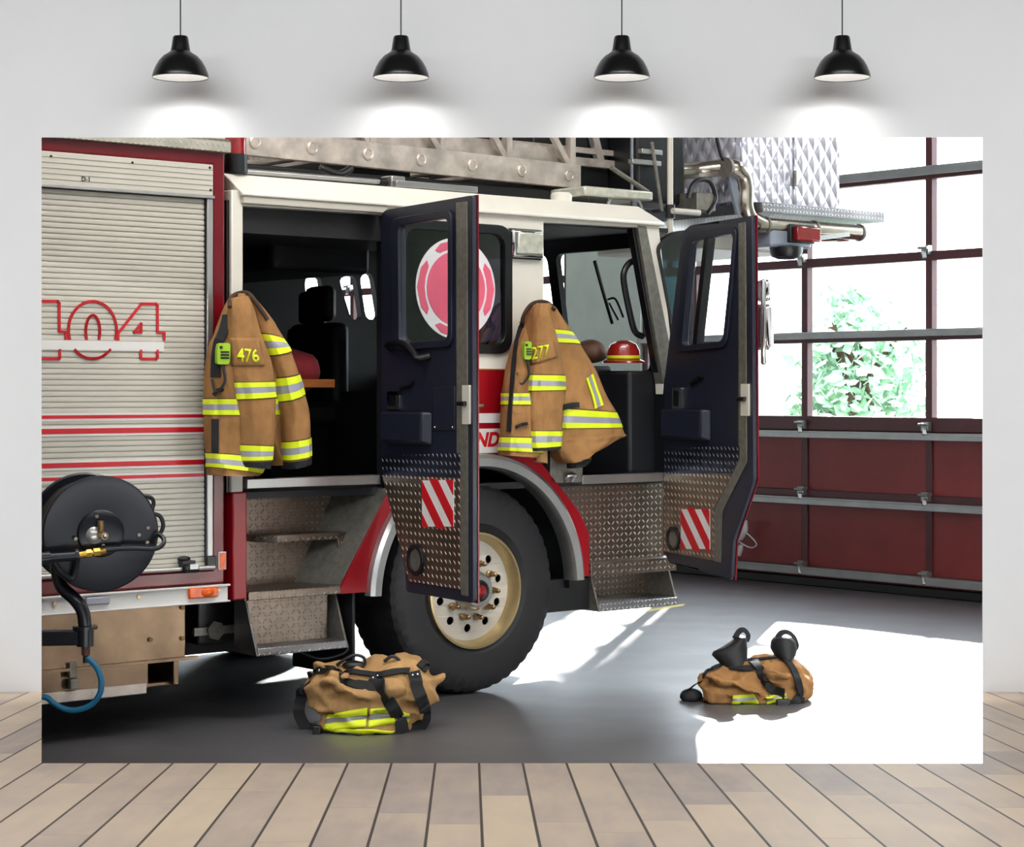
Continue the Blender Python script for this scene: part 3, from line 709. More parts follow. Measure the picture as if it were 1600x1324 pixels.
# interior mirror box / heater seen through the windshield
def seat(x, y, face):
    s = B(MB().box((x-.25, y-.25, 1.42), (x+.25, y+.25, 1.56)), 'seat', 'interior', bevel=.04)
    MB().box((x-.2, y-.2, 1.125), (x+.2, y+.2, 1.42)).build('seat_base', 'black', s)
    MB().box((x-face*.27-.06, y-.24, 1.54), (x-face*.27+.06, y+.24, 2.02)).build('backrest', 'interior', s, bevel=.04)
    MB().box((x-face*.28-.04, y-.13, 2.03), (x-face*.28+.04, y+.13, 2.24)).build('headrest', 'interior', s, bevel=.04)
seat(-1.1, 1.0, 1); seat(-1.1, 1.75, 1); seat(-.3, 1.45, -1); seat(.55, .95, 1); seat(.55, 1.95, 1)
B(MB().box((-1.40, .5, 1.2), (-1.36, .53, 2.3)), 'grab_pole', 'chrome', bevel=.005)

# ---- roof gear
p = sd(368, 258, .1); bc = B(MB().lathe([(.055, 0), (.053, .03), (.052, .10), (.045, .13), (.02, .14)], (p.x, .1, 2.78), (0, 0, 1), 32), 'beacon', 'lens red'); 
B(MB().lathe([(.058, -.09), (.058, .0)], (p.x, .1, 2.785), (0, 0, 1), 24), 'beacon_base', 'black', bc)
YLd = .45
za = sd(600, 266, YLd)
xA, xB = sd(250, 240, YLd).x-2.5, sd(908, 290, YLd).x
def lz(x): return 2.80+(x-xA)*(-.004)
rb, rt_ = sd(650, 273, YLd).z, sd(650, 233, YLd).z
for y, nm in ((YLd, 0), (YLd+1.15, 1)):
    rl = B(MB().box((xA, y, rb), (xB, y+.05, rt_)), 'ladder_rail', 'ladder alu', bevel=.004)
    if nm == 0:
        for px, py in ((317, 224), (398, 231.5), (487.5, 239), (574.6, 245), (657.5, 251.5), (737.7, 258), (815, 264.5), (889, 270.5)):
            c = sd(px, py, YLd); c.z = (rb+rt_)/2+.0
            MB().lathe([(.034, 0), (.034, -.008), (.026, -.012), (.022, -.008)], (c.x, YLd, c.z), (0, 1, 0), 24).build('boss', 'ladder alu', rl)
    B(MB().box((xA, y+.08, rt_-.02), (xB-.03, y+.11, rt_+.10)), 'inner_rail', 'ladder alu', rl)
    B(MB().box((xA, y, rt_+.52), (xB, y+.05, rt_+.58)), 'ladder_top_rail', 'ladder alu', bevel=.004)
    x = xB-.06; k = 0
    while x > xA+.2:
        B(MB().beam((x, y+.025, rt_), (x-.02 if k % 2 else x, y+.025, rt_+.54), .045, .04), 'ladder_post', 'ladder alu')
        B(MB().beam((x-.02, y+.03, rt_), (x-.42, y+.03, rt_+.54), .03, .035), 'ladder_brace', 'ladder alu')
        x -= .48; k += 1
for i in range(14): B(MB().cyl((xB-.12-i*.32, YLd+.03, rb+.07), (xB-.12-i*.32, YLd+1.17, rb+.07), .018, n=10), 'ladder_rung', 'ladder alu')
# inner fly section reaching past the base section
for y in (YLd+.10, YLd+.95):
    x2 = sd(1032, 262, y).x
    B(MB().box((xB-.5, y, sd(970, 265, y).z), (sd(970, 262, y).x, y+.04, sd(970, 252, y).z)), 'fly_rail', 'ladder alu', bevel=.003)
    B(MB().box((xB-.5, y+.01, sd(970, 245, y).z), (x2, y+.04, sd(970, 236, y).z)), 'fly_rail', 'ladder alu', bevel=.003)
    B(MB().beam((sd(940, 250, y).x, y+.02, sd(940, 250, y).z), (sd(925, 205, y).x, y+.02, sd(925, 190, y).z), .04, .05), 'ladder_brace', 'ladder alu')
for o in COL.objects:                                            # the ladder rises slightly towards its turntable
    if o.type == 'MESH' and o.name.split('.')[0] in ('ladder_rail', 'boss', 'inner_rail', 'ladder_top_rail', 'ladder_post', 'ladder_brace', 'ladder_rung'):
        for v in o.data.vertices: v.co.z += (xB-v.co.x)*.0115
# black gear under the ladder
mb = MB(); mb.box((-1.9, .5, 2.70), (1.25, 1.7, 2.80)); mb.box((-.4, .6, 2.8), (-.0, 1.5, 2.9)); mb.tube([sd(500, 262, .3), sd(530, 272, .3), sd(550, 262, .3)], .02); mb.box((.9, .6, 2.68), (1.5, 1.8, 3.2))
B(mb, 'ladder_cradle', 'black', bevel=.01)
B(MB().cyl(sd(385, 268, .25), sd(592, 284, .25), .014), 'roof_rod', 'alu')
B(MB().cyl(sd(592, 284, .25), sd(606, 285, .25), .022), 'rod_end', 'black')
p = sd(615, 282, .25); B(MB().box((p.x-.05, .2, 2.70), (p.x+.04, .3, p.z+.02)), 'rod_bracket', 'alu', bevel=.006)
p = sd(660, 290, .2); B(MB().box((p.x-.2, .16, 2.70), (p.x+.35, .3, 2.735)), 'roof_rail', 'alu', bevel=.004)
p = sd(877, 308, .2); B(MB().lathe([(.06, -.02), (.062, .04), (.05, .055), (.02, .058)], (p.x, .2, 2.69), (0, 0, 1), 24), 'antenna_dome', 'cab white')
a, b = sd(905, 306, .25), sd(1012, 300, .25)
lb = B(MB().box((a.x, .2, sd(960, 309, .2).z), (b.x, 1.9, sd(960, 294, .2).z)), 'light_bar', 'lens clear', bevel=.012)
B(MB().tube([(a.x+.2, .22, 2.68), (a.x+.22, .22, sd(960, 310, .2).z), (b.x-.1, .22, sd(960, 310, .2).z), (b.x-.08, .22, 2.67)], .008, 8, 2), 'light_bar_foot', 'alu', lb)
# scene light on cab side
a, b = sd(795, 402, 0), sd(843, 362, 0)
sl = B(MB().box((a.x, -.04, a.z), (b.x, .0, b.z)), 'scene_light', 'chrome', bevel=.012); B(MB().box((a.x-.008, -.012, a.z-.008), (b.x+.008, .0, b.z+.008)), 'light_gasket', 'black', sl, bevel=.01)
B(MB().box((a.x+.03, -.052, a.z+.018), (b.x-.012, -.036, b.z-.014)), 'light_lens', 'lens clear', sl, bevel=.008)
# posts
p = sd(990, 262, .4); B(MB().cyl((p.x, .4, 2.68), (p.x, .4, 3.4), .02), 'post', 'turret grey')
p = sd(1047, 270, .15); po = B(MB().cyl((p.x, .15, 2.30), (p.x, .15, 3.4), .018), 'light_post', 'slat'); B(MB().cyl((p.x, .15, 2.64), (p.x, .15, 2.72), .03), 'post_clamp', 'black', po)

# ---- ladder bucket with waterway
BY = .30
bx0, bxd, bx1 = sd(1155, 320, BY).x, sd(1240, 321, BY).x, sd(1311, 327, BY).x
zf = 2.80
mb = MB(); mb.box((bx0, BY, zf), (bxd-.006, BY+.04, 3.8)); mb.box((bx0, BY, zf), (bx0+.04, BY+1.9, 3.8)); mb.box((bx0, BY+1.86, zf), (bx1, BY+1.9, 3.8)); mb.box((bx1-.04, BY+.02, zf), (bx1, BY+1.9, 3.8))
bk = B(mb, 'bucket', 'quilt', bevel=.005); bk['label'] = 'quilted aluminium rescue bucket at the ladder tip'
B(MB().box((bxd+.004, BY-.004, zf), (bx1, BY+.03, 3.8)), 'bucket_gate', 'quilt', bk, bevel=.004)
mb = MB()
for z in (2.92, 3.3): mb.cyl((bxd, BY-.012, z), (bxd, BY-.012, z+.1), .01, n=10)
B(mb, 'gate_hinge', 'edge steel', bk)
mb = MB(); pa, pb = sd(1192, 322, BY-.12), sd(1382, 338, BY-.12)
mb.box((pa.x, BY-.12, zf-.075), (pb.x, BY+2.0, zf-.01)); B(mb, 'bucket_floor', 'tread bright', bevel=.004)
pp = lambda px, py: sd(px, py, BY-.06)
ppr = .052
B(MB().tube([sd(1052, 268, BY+.12), sd(1090, 266, BY+.1), sd(1128, 262, BY), pp(1147, 262), pp(1160, 274), pp(1165, 295), pp(1165, 322), pp(1172, 340), pp(1188, 350)], ppr, 20, 6), 'waterway_pipe', 'steel pipe')
mb = MB(); zc = sd(1240, 356, BY-.06).z; mb.cyl((pp(1180, 346).x, BY-.06, zc), (pp(1345, 356).x, BY-.06, zc), .050, n=24); B(mb, 'waterway_pipe', 'steel pipe')
mb = MB()
for px in (1195, 1271, 1342): B(MB().cyl((pp(px, 350).x-.008, BY-.06, zc), (pp(px, 350).x+.008, BY-.06, zc), .056, n=24), 'pipe_coupling', 'edge steel')
mb.lathe([(.062, -.012), (.062, .012)], pp(1134, 262), (1, .1, 0), 24); B(mb, 'pipe_coupling', 'edge steel')
mb = MB(); sp(mb, [pxs([(1129, 275), (1140, 275), (1152, 335), (1143, 335)], BY)], BY-.05, BY-.03); B(mb, 'pipe_bracket', 'turret grey')
mp_ = lambda px, py: sd(px, py, BY-.10)
a, b = mp_(1205, 385), mp_(1269, 352)
mo = B(MB().box((a.x, BY-.10, a.z), (b.x, BY+.12, b.z)), 'turret_housing', 'turret grey', bevel=.02)
a, b = mp_(1230, 379), mp_(1268, 353); B(MB().box((a.x, BY-.13, a.z), (b.x, BY-.09, b.z)), 'light_frame', 'black', mo, bevel=.006)
a, b = mp_(1235, 377), mp_(1271, 357); B(MB().box((a.x, BY-.165, a.z), (b.x, BY-.12, b.z)), 'warning_light', 'lens red', mo, bevel=.01)
c = mp_(1234, 386); B(MB().lathe([(.105, 0), (.104, -.03), (.09, -.06), (.05, -.075)], (c.x+.01, BY-.06, c.z), (0, 0, 1), 28), 'turret_motor', 'black', mo)
a, b = mp_(1318, 375), mp_(1337, 361); b.x += .02; MB().box((a.x, BY-.04, a.z), (b.x, BY+.1, b.z)).build('marker_light', 'lens red', bk, bevel=.01)
MB().beam(mp_(1272, 373), mp_(1325, 366), .03, .03).build('marker_arm', 'alu', bk)
# boom head below the bucket, plus dark gear between cab and bucket
q0, q1 = sd(1100, 388, BY+.3), sd(1205, 366, BY+.3); mb = MB(); mb.box((q0.x, BY+.3, q0.z), (q1.x+.3, BY+1.3, q1.z)); B(mb, 'boom_head', 'slat', bevel=.01)
mb = MB(); mb.box((1.50, .35, 2.75), (1.9, 1.9, 3.5)); B(mb, 'ladder_tip_gear', 'black', bevel=.02)
for p_, q_, r_ in (((955, 262), (1012, 300), .014), ((1018, 222), (1034, 330), .012)): B(MB().cyl(sd(*p_, .30), sd(*q_, .30), r_, n=12), 'brace_tube', 'edge steel')
for p_, q_ in (((1000, 236), (1032, 240)), ((985, 252), (1030, 256))): a, b = sd(*p_, .32), sd(*q_, .32); B(MB().box((a.x, .30, a.z-.015), (b.x, .34, a.z+.015)), 'tip_bracket', 'alu', bevel=.004)
p = sd(1095, 315, .25); mb = MB(); mb.box((p.x-.08, .2, p.z-.06), (p.x+.08, .4, p.z+.05)); B(mb, 'junction_box', 'edge steel', bevel=.008)
p = sd(1070, 331, .1); mb = MB(); mb.cyl((p.x-.1, .1, p.z), (p.x+.12, .1, p.z), .018); B(mb, 'work_light', 'slat')
mb = MB(); mb.tube([sd(1075, 310, .2), sd(1085, 285, .2), sd(1108, 283, .2), sd(1118, 310, .2), sd(1105, 335, .2)], .014); mb.tube([sd(1120, 215, .25), sd(1128, 245, .25), sd(1140, 258, .25)], .012); B(mb, 'cable', 'black')

# ---- open doors
def open_door(name, hx, ang, out, win_, strip, dark, plate, chev, ring, pocket, pull, latch, label, extra=None):
    hinge = Vector((hx, -.005, 0)); M = Matrix.Translation(hinge) @ Matrix.Rotation(R(ang), 4, 'Z'); MW = T @ M
    nrm = (MW.to_3x3() @ Vector((0, 1, 0))).normalized()
    def dp(px, py, off=0.):
        v = MW.inverted() @ onp(px, py, MW.translation + nrm*off, nrm); return (v.x, v.z)
    P = lambda pts, off=0.: [dp(px, py, off) for px, py in pts]
    dmap = SIDE
    wl = rounded(P(win_), .045, 5); ol = P(out)
    door = MB().prism([rounded(ol, .02, 2), wl], dmap, 0, .026).build(name, 'dark plastic', truck, bevel=.006)
    door.matrix_basis = M; door['label'] = label
    cx_ = sum(p[0] for p in ol)/len(ol); cz = sum(p[1] for p in ol)/len(ol)
    wc = (sum(p[0] for p in wl)/len(wl), sum(p[1] for p in wl)/len(wl))
    big = [(cx_+(p[0]-cx_)*1.006+.002, cz+(p[1]-cz)*1.003) for p in ol]
    wg = [(wc[0]+(p[0]-wc[0])*1.12, wc[1]+(p[1]-wc[1])*1.06) for p in wl]
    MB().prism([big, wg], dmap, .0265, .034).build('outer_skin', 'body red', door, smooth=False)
    def grow(poly, k):
        c = Vector((sum(p[0] for p in poly)/len(poly), sum(p[1] for p in poly)/len(poly))); return [tuple(c+(Vector(p)-c)*k) for p in poly]
    fo = [(p[0]+(.035 if p[0] > sum(w[0] for w in wl)/len(wl) else -.07), p[1]+(.04 if p[1] > sum(w[1] for w in wl)/len(wl) else -.035)) for p in P(win_)]
    MB().prism([rounded(fo, .07, 5), wl], dmap, -.018, .0).build('window_frame', 'dark plastic', door, bevel=.01)
    MB().prism([wl], dmap, .012, .016).build('window_pane', 'window glass', door, smooth=False)
    MB().prism([P(strip)], dmap, -.006, .0).build('edge_strip', 'edge steel', door, bevel=.002)
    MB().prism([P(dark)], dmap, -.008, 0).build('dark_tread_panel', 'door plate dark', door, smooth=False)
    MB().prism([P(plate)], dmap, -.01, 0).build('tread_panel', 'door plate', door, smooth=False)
    # chevron board: red and white diagonal bars inside the board outline
    c = P(chev); cb = MB().prism([c], dmap, -.014, -.009).build('chevron_board', 'stripe white', door, smooth=False)
    (ax, az), (bx, bz) = (min(p[0] for p in c), min(p[1] for p in c)), (max(p[0] for p in c), max(p[1] for p in c)); w, h = bx-ax, bz-az
    mb = MB()
    def clip(poly):
        for ax_, lim, sg in ((0, ax, 1), (0, bx, -1), (1, az, 1), (1, bz, -1)):
            o = []
            for i in range(len(poly)):
                p, q = poly[i-1], poly[i]; fp, fq = (p[ax_]-lim)*sg, (q[ax_]-lim)*sg
                if fp*fq < 0: t_ = fp/(fp-fq); o.append((p[0]+(q[0]-p[0])*t_, p[1]+(q[1]-p[1])*t_))
                if fq >= 0: o.append(q)
            poly = o
            if not poly: break
        return poly
    for k in range(-2, 5):
        s0 = bz+h*(-.04)+k*h*.68; pl = clip([(ax, s0), (ax, s0-h*.36), (bx, s0-h*.36-w*1.08), (bx, s0-w*1.08)])
        if len(pl) > 2: mb.prism([pl], dmap, -.0155, -.0135)
    mb.build('chevron_bars', 'stripe red', cb, smooth=False)
    rc, rr = P([ring[:2]])[0], ring[2]
    g_ = MB().prism([circ(rc[0], rc[1], rr, 36), circ(rc[0], rc[1], rr*.72, 36)], dmap, -.022, -.005).build('reflector_ring', 'black', door, bevel=.004)
    MB().prism([circ(rc[0], rc[1], rr*.72, 36)], dmap, -.013, -.006).build('reflector', 'edge steel', g_)
    # pocket: a hollow tray under a rim
    pk = P(pocket); (ax, az), (bx, bz) = (min(p[0] for p in pk), min(p[1] for p in pk)), (max(p[0] for p in pk), max(p[1] for p in pk))
    mb = MB(); mb.rings([[Vector((ax, 0, az)), Vector((bx, 0, az)), Vector((bx, 0, bz)), Vector((ax, 0, bz))], [Vector((ax, -.05, az+.02)), Vector((bx-.05, -.05, az+.02)), Vector((bx-.03, -.05, bz-.0)), Vector((ax, -.05, bz-.0))]])
    pko = mb.build('pocket', 'dark plastic', door, bevel=.012)
    MB().prism([rounded(rect(ax+.015, -.042, bx-.05, -.008), .01, 3)], lambda a, b, d: Vector((a, b, d)), bz-.001, bz+.002).build('pocket_opening', 'black', pko)
    (ax, az), (bx, bz) = P(pull)
    ph = MB().prism([rounded(rect(min(ax, bx), min(az, bz), max(ax, bx), max(az, bz)), .008)], dmap, -.012, 0).build('release_handle', 'chrome', door, bevel=.003)
    MB().box((min(ax, bx)+.02, -.016, min(az, bz)+.018), (max(ax, bx)-.02, -.011, max(az, bz)-.018)).build('handle_cup', 'black', ph)
    (ax, az), (bx, bz) = P(latch)
    lp = MB().prism([rounded(rect(min(ax, bx), min(az, bz), max(ax, bx), max(az, bz)), .006)], dmap, -.012, 0).build('latch_plate', 'slat', door, bevel=.002)
    mz = (az+bz)/2; MB().cyl((min(ax, bx)-.02, -.02, mz+.005), (max(ax, bx)-.02, -.02, mz+.005), .012, n=12).build('latch_bolt', 'black', lp)
    if extra: extra(door, P)
    return door
def crew_extra(door, P):
    cp = P([(678, 673), (712, 673), (712, 603), (678, 606)]); c_ = MB().prism([cp], SIDE, -.006, 0).build('cover_plate', 'dark plastic', door, bevel=.003)
    mb = MB()
    for q in P([(681, 668), (709, 668)]): mb.ball((q[0], -.007, q[1]), .006, 6)
    mb.build('screw', 'chrome', c_)
    q = [Vector((a, -.05, b)) for a, b in P([(614, 548), (618, 538), (636, 536), (648, 540), (660, 552), (666, 560), (672, 556)])]; q[0].y = 0; q[-1].y = 0
    MB().tube(q, .017).build('grab_handle', 'black', door)
    q = [Vector((a, -.012, b)) for a, b in P([(626, 616), (632, 606), (644, 602), (648, 594)])]; MB().tube(q, .008).build('pull_strap', 'black', door)
crew = open_door('crew_door', -.645, -95.4, [(595, 336), (602, 328), (738, 305), (739, 943), (634, 925), (633, 890), (597, 740)],
    [(626, 353), (704, 340), (704, 531), (628, 537)], [(714, 317), (731, 315), (732, 932), (722, 930), (715, 720)],
    [(598, 712), (721, 708), (721, 747), (600, 744)], [(600, 744), (721, 747), (722, 921), (641, 908)], [(663, 823), (712, 823), (712, 750), (663, 751)],
    (653, 875, .078), [(606, 695), (677, 695), (677, 644), (606, 648)], [(608, 640), (626, 612)], [(725, 663), (736, 602)],
    'open rear crew door with dark inner panel and red chevron board', crew_extra)
def front_extra(door, P):
    MB().prism([P([(1102, 372), (1109, 372), (1090, 541), (1083, 541)])], SIDE, -.01, .04).build('window_divider', 'black', door, bevel=.003)
    mb = MB(); c = P([(1187, 500)])[0]; mb.box((c[0]-.05, .035, c[1]-.24), (c[0]-.02, .06, c[1]+.22)); mr = mb.build('mirror_bracket', 'chrome', door, bevel=.01)
    MB().box((c[0]-.16, .05, c[1]-.16), (c[0]-.005, .105, c[1]+.09)).build('mirror_housing', 'chrome', mr, bevel=.035); MB().box((c[0]-.12, .05, c[1]+.10), (c[0]-.015, .09, c[1]+.22)).build('convex_mirror', 'chrome', mr, bevel=.02)
    q = [Vector((a, -.014, b)) for a, b in P([(1083, 600), (1092, 592), (1100, 588)])]; MB().tube(q, .012).build('pull_strap', 'black', door)
frontd = open_door('front_door', 1.375, -103.3, [(1066, 362), (1078, 352), (1175, 337), (1177, 752), (1145, 845), (1142, 906), (1045, 880), (1037, 862), (1037, 600)],
    [(1084, 377), (1150, 365), (1133, 533), (1069, 541)], [(1155, 349), (1166, 347), (1168, 722), (1129, 800), (1127, 879), (1117, 877), (1117, 797), (1155, 716)],
    [(1040, 702), (1157, 696), (1157, 716), (1146, 740), (1040, 741)], [(1040, 741), (1146, 740), (1117, 797), (1117, 876), (1040, 862)], [(1067, 858), (1112, 858), (1112, 796), (1067, 796)],
    (1055, 842, .07), [(1043, 688), (1112, 688), (1112, 640), (1043, 642)], [(1053, 640), (1067, 606)], [(1160, 650), (1172, 600)],
    'open front cab door with two part window and red chevron board', front_extra)

# ------------------------------------------------------------------ things lying in the cab
def soft(name, label, cat, mats, c, r, seed, group=None):
    mb = MB(); mb.ball((0, 0, r[2]), r, 14)
    for v in mb.bm.verts: v.co *= 1+.12*noise.noise(v.co*9+Vector((seed, 0, 0)))
    for v in mb.bm.verts: v.co.z = max(v.co.z, 0)
    o = mb.build(name, mats); o.matrix_basis = Matrix.Translation(T @ Vector(c)) @ Matrix.Rotation(TA, 4, 'Z'); return tag(o, label, cat, group)
gbag = thing('gear_bag', 'dark red gear bag with yellow band on the crew seat', 'bag', T @ Vector((-.80, .75, 1.60)), TA)
mb = MB(); mb.ball((0, 0, .12), (.24, .26, .14), 14)
for v in mb.bm.verts: v.co *= 1+.1*noise.noise(v.co*7)
mb.build('bag_body', 'gear red', gbag)
MB().box((-.2, -.275, .04), (.2, -.25, .085)).build('bag_band', 'gear orange', gbag, bevel=.004)
hel = thing('helmet', 'red fire helmet lying on the dashboard', 'helmet', T @ Vector((1.255, .21, 1.785)), TA)
mb = MB(); mb.lathe([(.12, 0), (.122, .01), (.097, .022), (.094, .07), (.075, .11), (.035, .13), (.005, .134)], (0, 0, 0), (0, 0, 1), 32); mb.build('shell', 'helmet red', hel)
MB().lathe([(.098, .026), (.1, .038), (.097, .043)], (0, 0, 0), (0, 0, 1), 32, False).build('helmet_band', 'lime', hel)
soft('glove', 'brown leather glove resting on the dashboard beside the helmet', 'glove', 'leather', (1.20, .44, 1.785), (.11, .12, .07), 3)

# ------------------------------------------------------------------ turnout coats
def coat_loft(rows, yc, dep, m=40, n=36, amp=.06, seed=0., kf=5):
    L = spline([sd(a, b, yc) for a, b, _, _ in rows], 8); Rr = spline([sd(c, d, yc) for _, _, c, d in rows], 8)
    D = [dep(i/(len(L)-1)) if callable(dep) else dep for i in range(len(L))]
    rs = []
    for i, (l, r_) in enumerate(zip(L, Rr)):
        c = (l+r_)/2; a = (r_-l)/2; ring = []; t = i/(len(L)-1)
        for k in range(n):
            th = 2*math.pi*k/n; co, si = math.cos(th), math.sin(th)
            co = math.copysign(abs(co)**.85, co); si = math.copysign(abs(si)**.85, si)
            q_ = Vector((math.cos(th)*2.4+t*1.5, math.sin(th)*2.4, t*2.6+seed)); f = 1+1.7*amp*(noise.noise(Vector((math.cos(th)*1.6, math.sin(th)*1.6, t*2.2+seed)))*1.6+1.5*(.42-abs(noise.noise(q_)))+.8*(.4-abs(noise.noise(Vector((math.cos(th)*3+seed, math.sin(th)*3, t*7))))))
            ring.append(c+a*co*(1+(f-1)*.35)+Vector((0, min(D[i]*si*f, -.055-yc), 0)))
        rs.append(ring)
    return rs
def cut(rs, t0, t1, k=1.02, off=.004):
    n = len(rs)-1; out = []; steps = max(3, int((t1-t0)*n)+2)
    for j in range(steps+1):
        t = (t0+(t1-t0)*j/steps)*n; i = min(int(t), n-1); f = t-i; ring = [p.lerp(q, f) for p, q in zip(rs[i], rs[i+1])]
        c = sum(ring, Vector())/len(ring); out.append([p+(p-c).normalized()*off for p in ring])
    return out
def band(rs, y0, y1, parent, nm='reflective_stripe', world=True):       # y0,y1: fraction along the loft
    e = (y1-y0)
    o = None
    mb = MB(); lists = []
    for a, b, mi in ((0, .32, 0), (.32, .68, 1), (.68, 1, 0)):
        mb.mi = mi; mb.rings([[T @ p for p in r] for r in cut(rs, y0+e*a, y0+e*b)], caps=False)
    mb.mi = 2
    for a, b in ((-.05, 0), (1, 1.05)): mb.rings([[T @ p for p in r] for r in cut(rs, y0+e*a, y0+e*b, off=.0035)], caps=False)
    return mb.build(nm, ['lime', 'silver tape', 'brown trim'], parent, True)
def frac(rs, py):                                                      # fraction along loft where its middle sits at photo row py
    best = 0; bd = 1e9
    for i, r in enumerate(rs):
        c = T @ (sum(r, Vector())/len(r)); y = HY-(c.z-H)/c.y*F
        if abs(y-py) < bd: bd = abs(y-py); best = i
    return best/(len(rs)-1)
def wr(rs): return [[T @ p for p in r] for r in rs]
def coat(label, hook, body, back, sleeves, bands, cuffs, num, numbox, mic, collar, flap, extra=None):
    root = thing('turnout_coat', label, 'coat', T @ sd(*hook), TA, 'firefighter coats hung on the truck')
    S = []; bb = MB()
    brs = coat_loft(*body); bo = MB().rings(wr(brs)).build('coat_body', 'coat tan', root, True, sharp=80)
    krs = coat_loft(*back); ko = MB().rings(wr(krs)).build('coat_back', 'coat tan', root, True, sharp=80)
    slo = []
    for s in sleeves: rs = coat_loft(*s); S.append(rs); slo.append(MB().rings(wr(rs)).build('sleeve', 'coat tan', root, True, sharp=80))
    allr = {'body': (brs, bo), 'back': (krs, ko)}; allr.update({i: (S[i], slo[i]) for i in range(len(S))})
    for which, y0, y1 in bands:
        rs, ob = allr[which]; band(rs, frac(rs, y0), frac(rs, y1), ob)
    for i, (y0, y1) in cuffs:
        rs, ob = allr[i]; MB().rings(wr(cut(rs, frac(rs, y0), 1., off=.003)), caps=False).build('cuff', 'webbing', ob, True)
    bm_ = bmesh.new()
    for rs in [brs, krs]+S:
        V = [[bm_.verts.new(T @ p) for p in r] for r in rs]
        for a, b in zip(V, V[1:]):
            for k in range(len(a)): bm_.faces.new([a[k], a[(k+1) % len(a)], b[(k+1) % len(a)], b[k]])
    bm_.normal_update(); tree = BVHTree.FromBMesh(bm_); eye = Vector((0, 0, H))
    def hit(px, py, off):
        d = ray(px, py).normalized(); h = tree.ray_cast(eye, d)
        p = h[0] if h[0] is not None else T @ sd(px, py, body[1]); nn = h[1] if h[0] is not None else -d
        if nn.dot(d) > 0: nn = -nn
        return p-d*off, nn
    # number flap and number on the upper sleeve
    (x0, y0), (x1, y1), (x2, y2), (x3, y3) = numbox['flap']; mb = MB(); g_ = []
    for j in range(9):
        for i in range(9):
            u, v = i/8, j/8; px = (x0*(1-u)+x1*u)*(1-v)+(x3*(1-u)+x2*u)*v; py = (y0*(1-u)+y1*u)*(1-v)+(y3*(1-u)+y2*u)*v; g_.append(mb.v(hit(px, py, .006)[0]))
    for j in range(8):
        for i in range(8): mb.face([g_[j*9+i], g_[j*9+i+1], g_[j*9+i+10], g_[j*9+i+9]])
    fo = mb.build('name_flap', 'coat tan', slo[0], True); so = fo.modifiers.new('solid', 'SOLIDIFY'); so.thickness = .006; so.offset = 0
    me = text_mesh(num, .1, 0, .0015, .0); co = [v.co.copy() for v in me.vertices]; mnx, mxx, mny, mxy = min(c.x for c in co), max(c.x for c in co), min(c.y for c in co), max(c.y for c in co)
    bmt = bmesh.new(); bmt.from_mesh(me); (qx0, qy0), (qx1, qy1), (qx2, qy2), (qx3, qy3) = numbox['num']; Mi = parent_matrix(root).inverted()
    for v in bmt.verts:
        u, w = (v.co.x-mnx)/(mxx-mnx), 1-(v.co.y-mny)/(mxy-mny)
        px = (qx0*(1-u)+qx1*u)*(1-w)+(qx3*(1-u)+qx2*u)*w; py = (qy0*(1-u)+qy1*u)*(1-w)+(qy3*(1-u)+qy2*u)*w
        v.co = Mi @ hit(px, py, .013)[0]
    bmt.to_mesh(me); bmt.free(); me.materials.clear(); me.materials.append(MATS['lime'])
    no = bpy.data.objects.new('coat_number', me); COL.objects.link(no); no.parent = fo; so = no.modifiers.new('solid', 'SOLIDIFY'); so.thickness = .002
    no['label'] = 'yellow number '+num
    # collar edge, storm flap, radio microphone
    pts = [hit(px, py, .012)[0] for px, py in collar]; MB().tube(pts, .011).build('collar', 'brown trim', root, True)
    for strip, w_ in flap:
        hs = [hit(p.x, p.y, .010) for p in spline([(a, b, 0) for a, b in strip], 5)]; MB().ribbon([h[0] for h in hs], w_, .008, [h[1] for h in hs]).build('storm_flap', 'webbing', bo, True)
    mx_, my_, mw, mh = mic; p, nn = hit(mx_, my_, .02); M = Matrix.Translation(p) @ Matrix.Rotation(TA-R(15), 4, 'Z')
    mb = MB(); mb.prism([rounded([(-mw, -mh), (mw*.8, -mh), (mw, -mh*.3), (mw, mh), (-mw*.8, mh), (-mw, mh*.3)], .012)], SIDE, -.018, .02)
    for v in mb.bm.verts: v.co = M @ v.co
    mc = mb.build('radio_microphone', 'lime dark', root, True, bevel=.005)
    mb = MB()
    for dz in (-.4, -.12, .16): mb.box((-mw*.5, -.022, mh*dz-.004), (mw*.8, -.017, mh*dz+.004))
    mb.ball((-mw*.4, -.018, mh*.6), .008, 6)
    for v in mb.bm.verts: v.co = M @ v.co
    mb.build('speaker_slot', 'black', mc, True)
    a = M @ Vector((0, 0, -mh)); MB().tube([a, a+Vector((.012, -.01, -.08)), a+Vector((-.03, -.01, -.13)), a+Vector((-.05, .0, -.07))], .006).build('coil_cord', 'black', mc, True)
    if extra: extra(root, hit, allr)
    hk = T @ sd(*hook); B(MB().tube([sd(hook[0], hook[1]-2, .0), sd(hook[0], hook[1], -.05), sd(hook[0], hook[1]+8, -.06)], .008), 'coat_hook', 'chrome')
    return root
Y1 = -.17
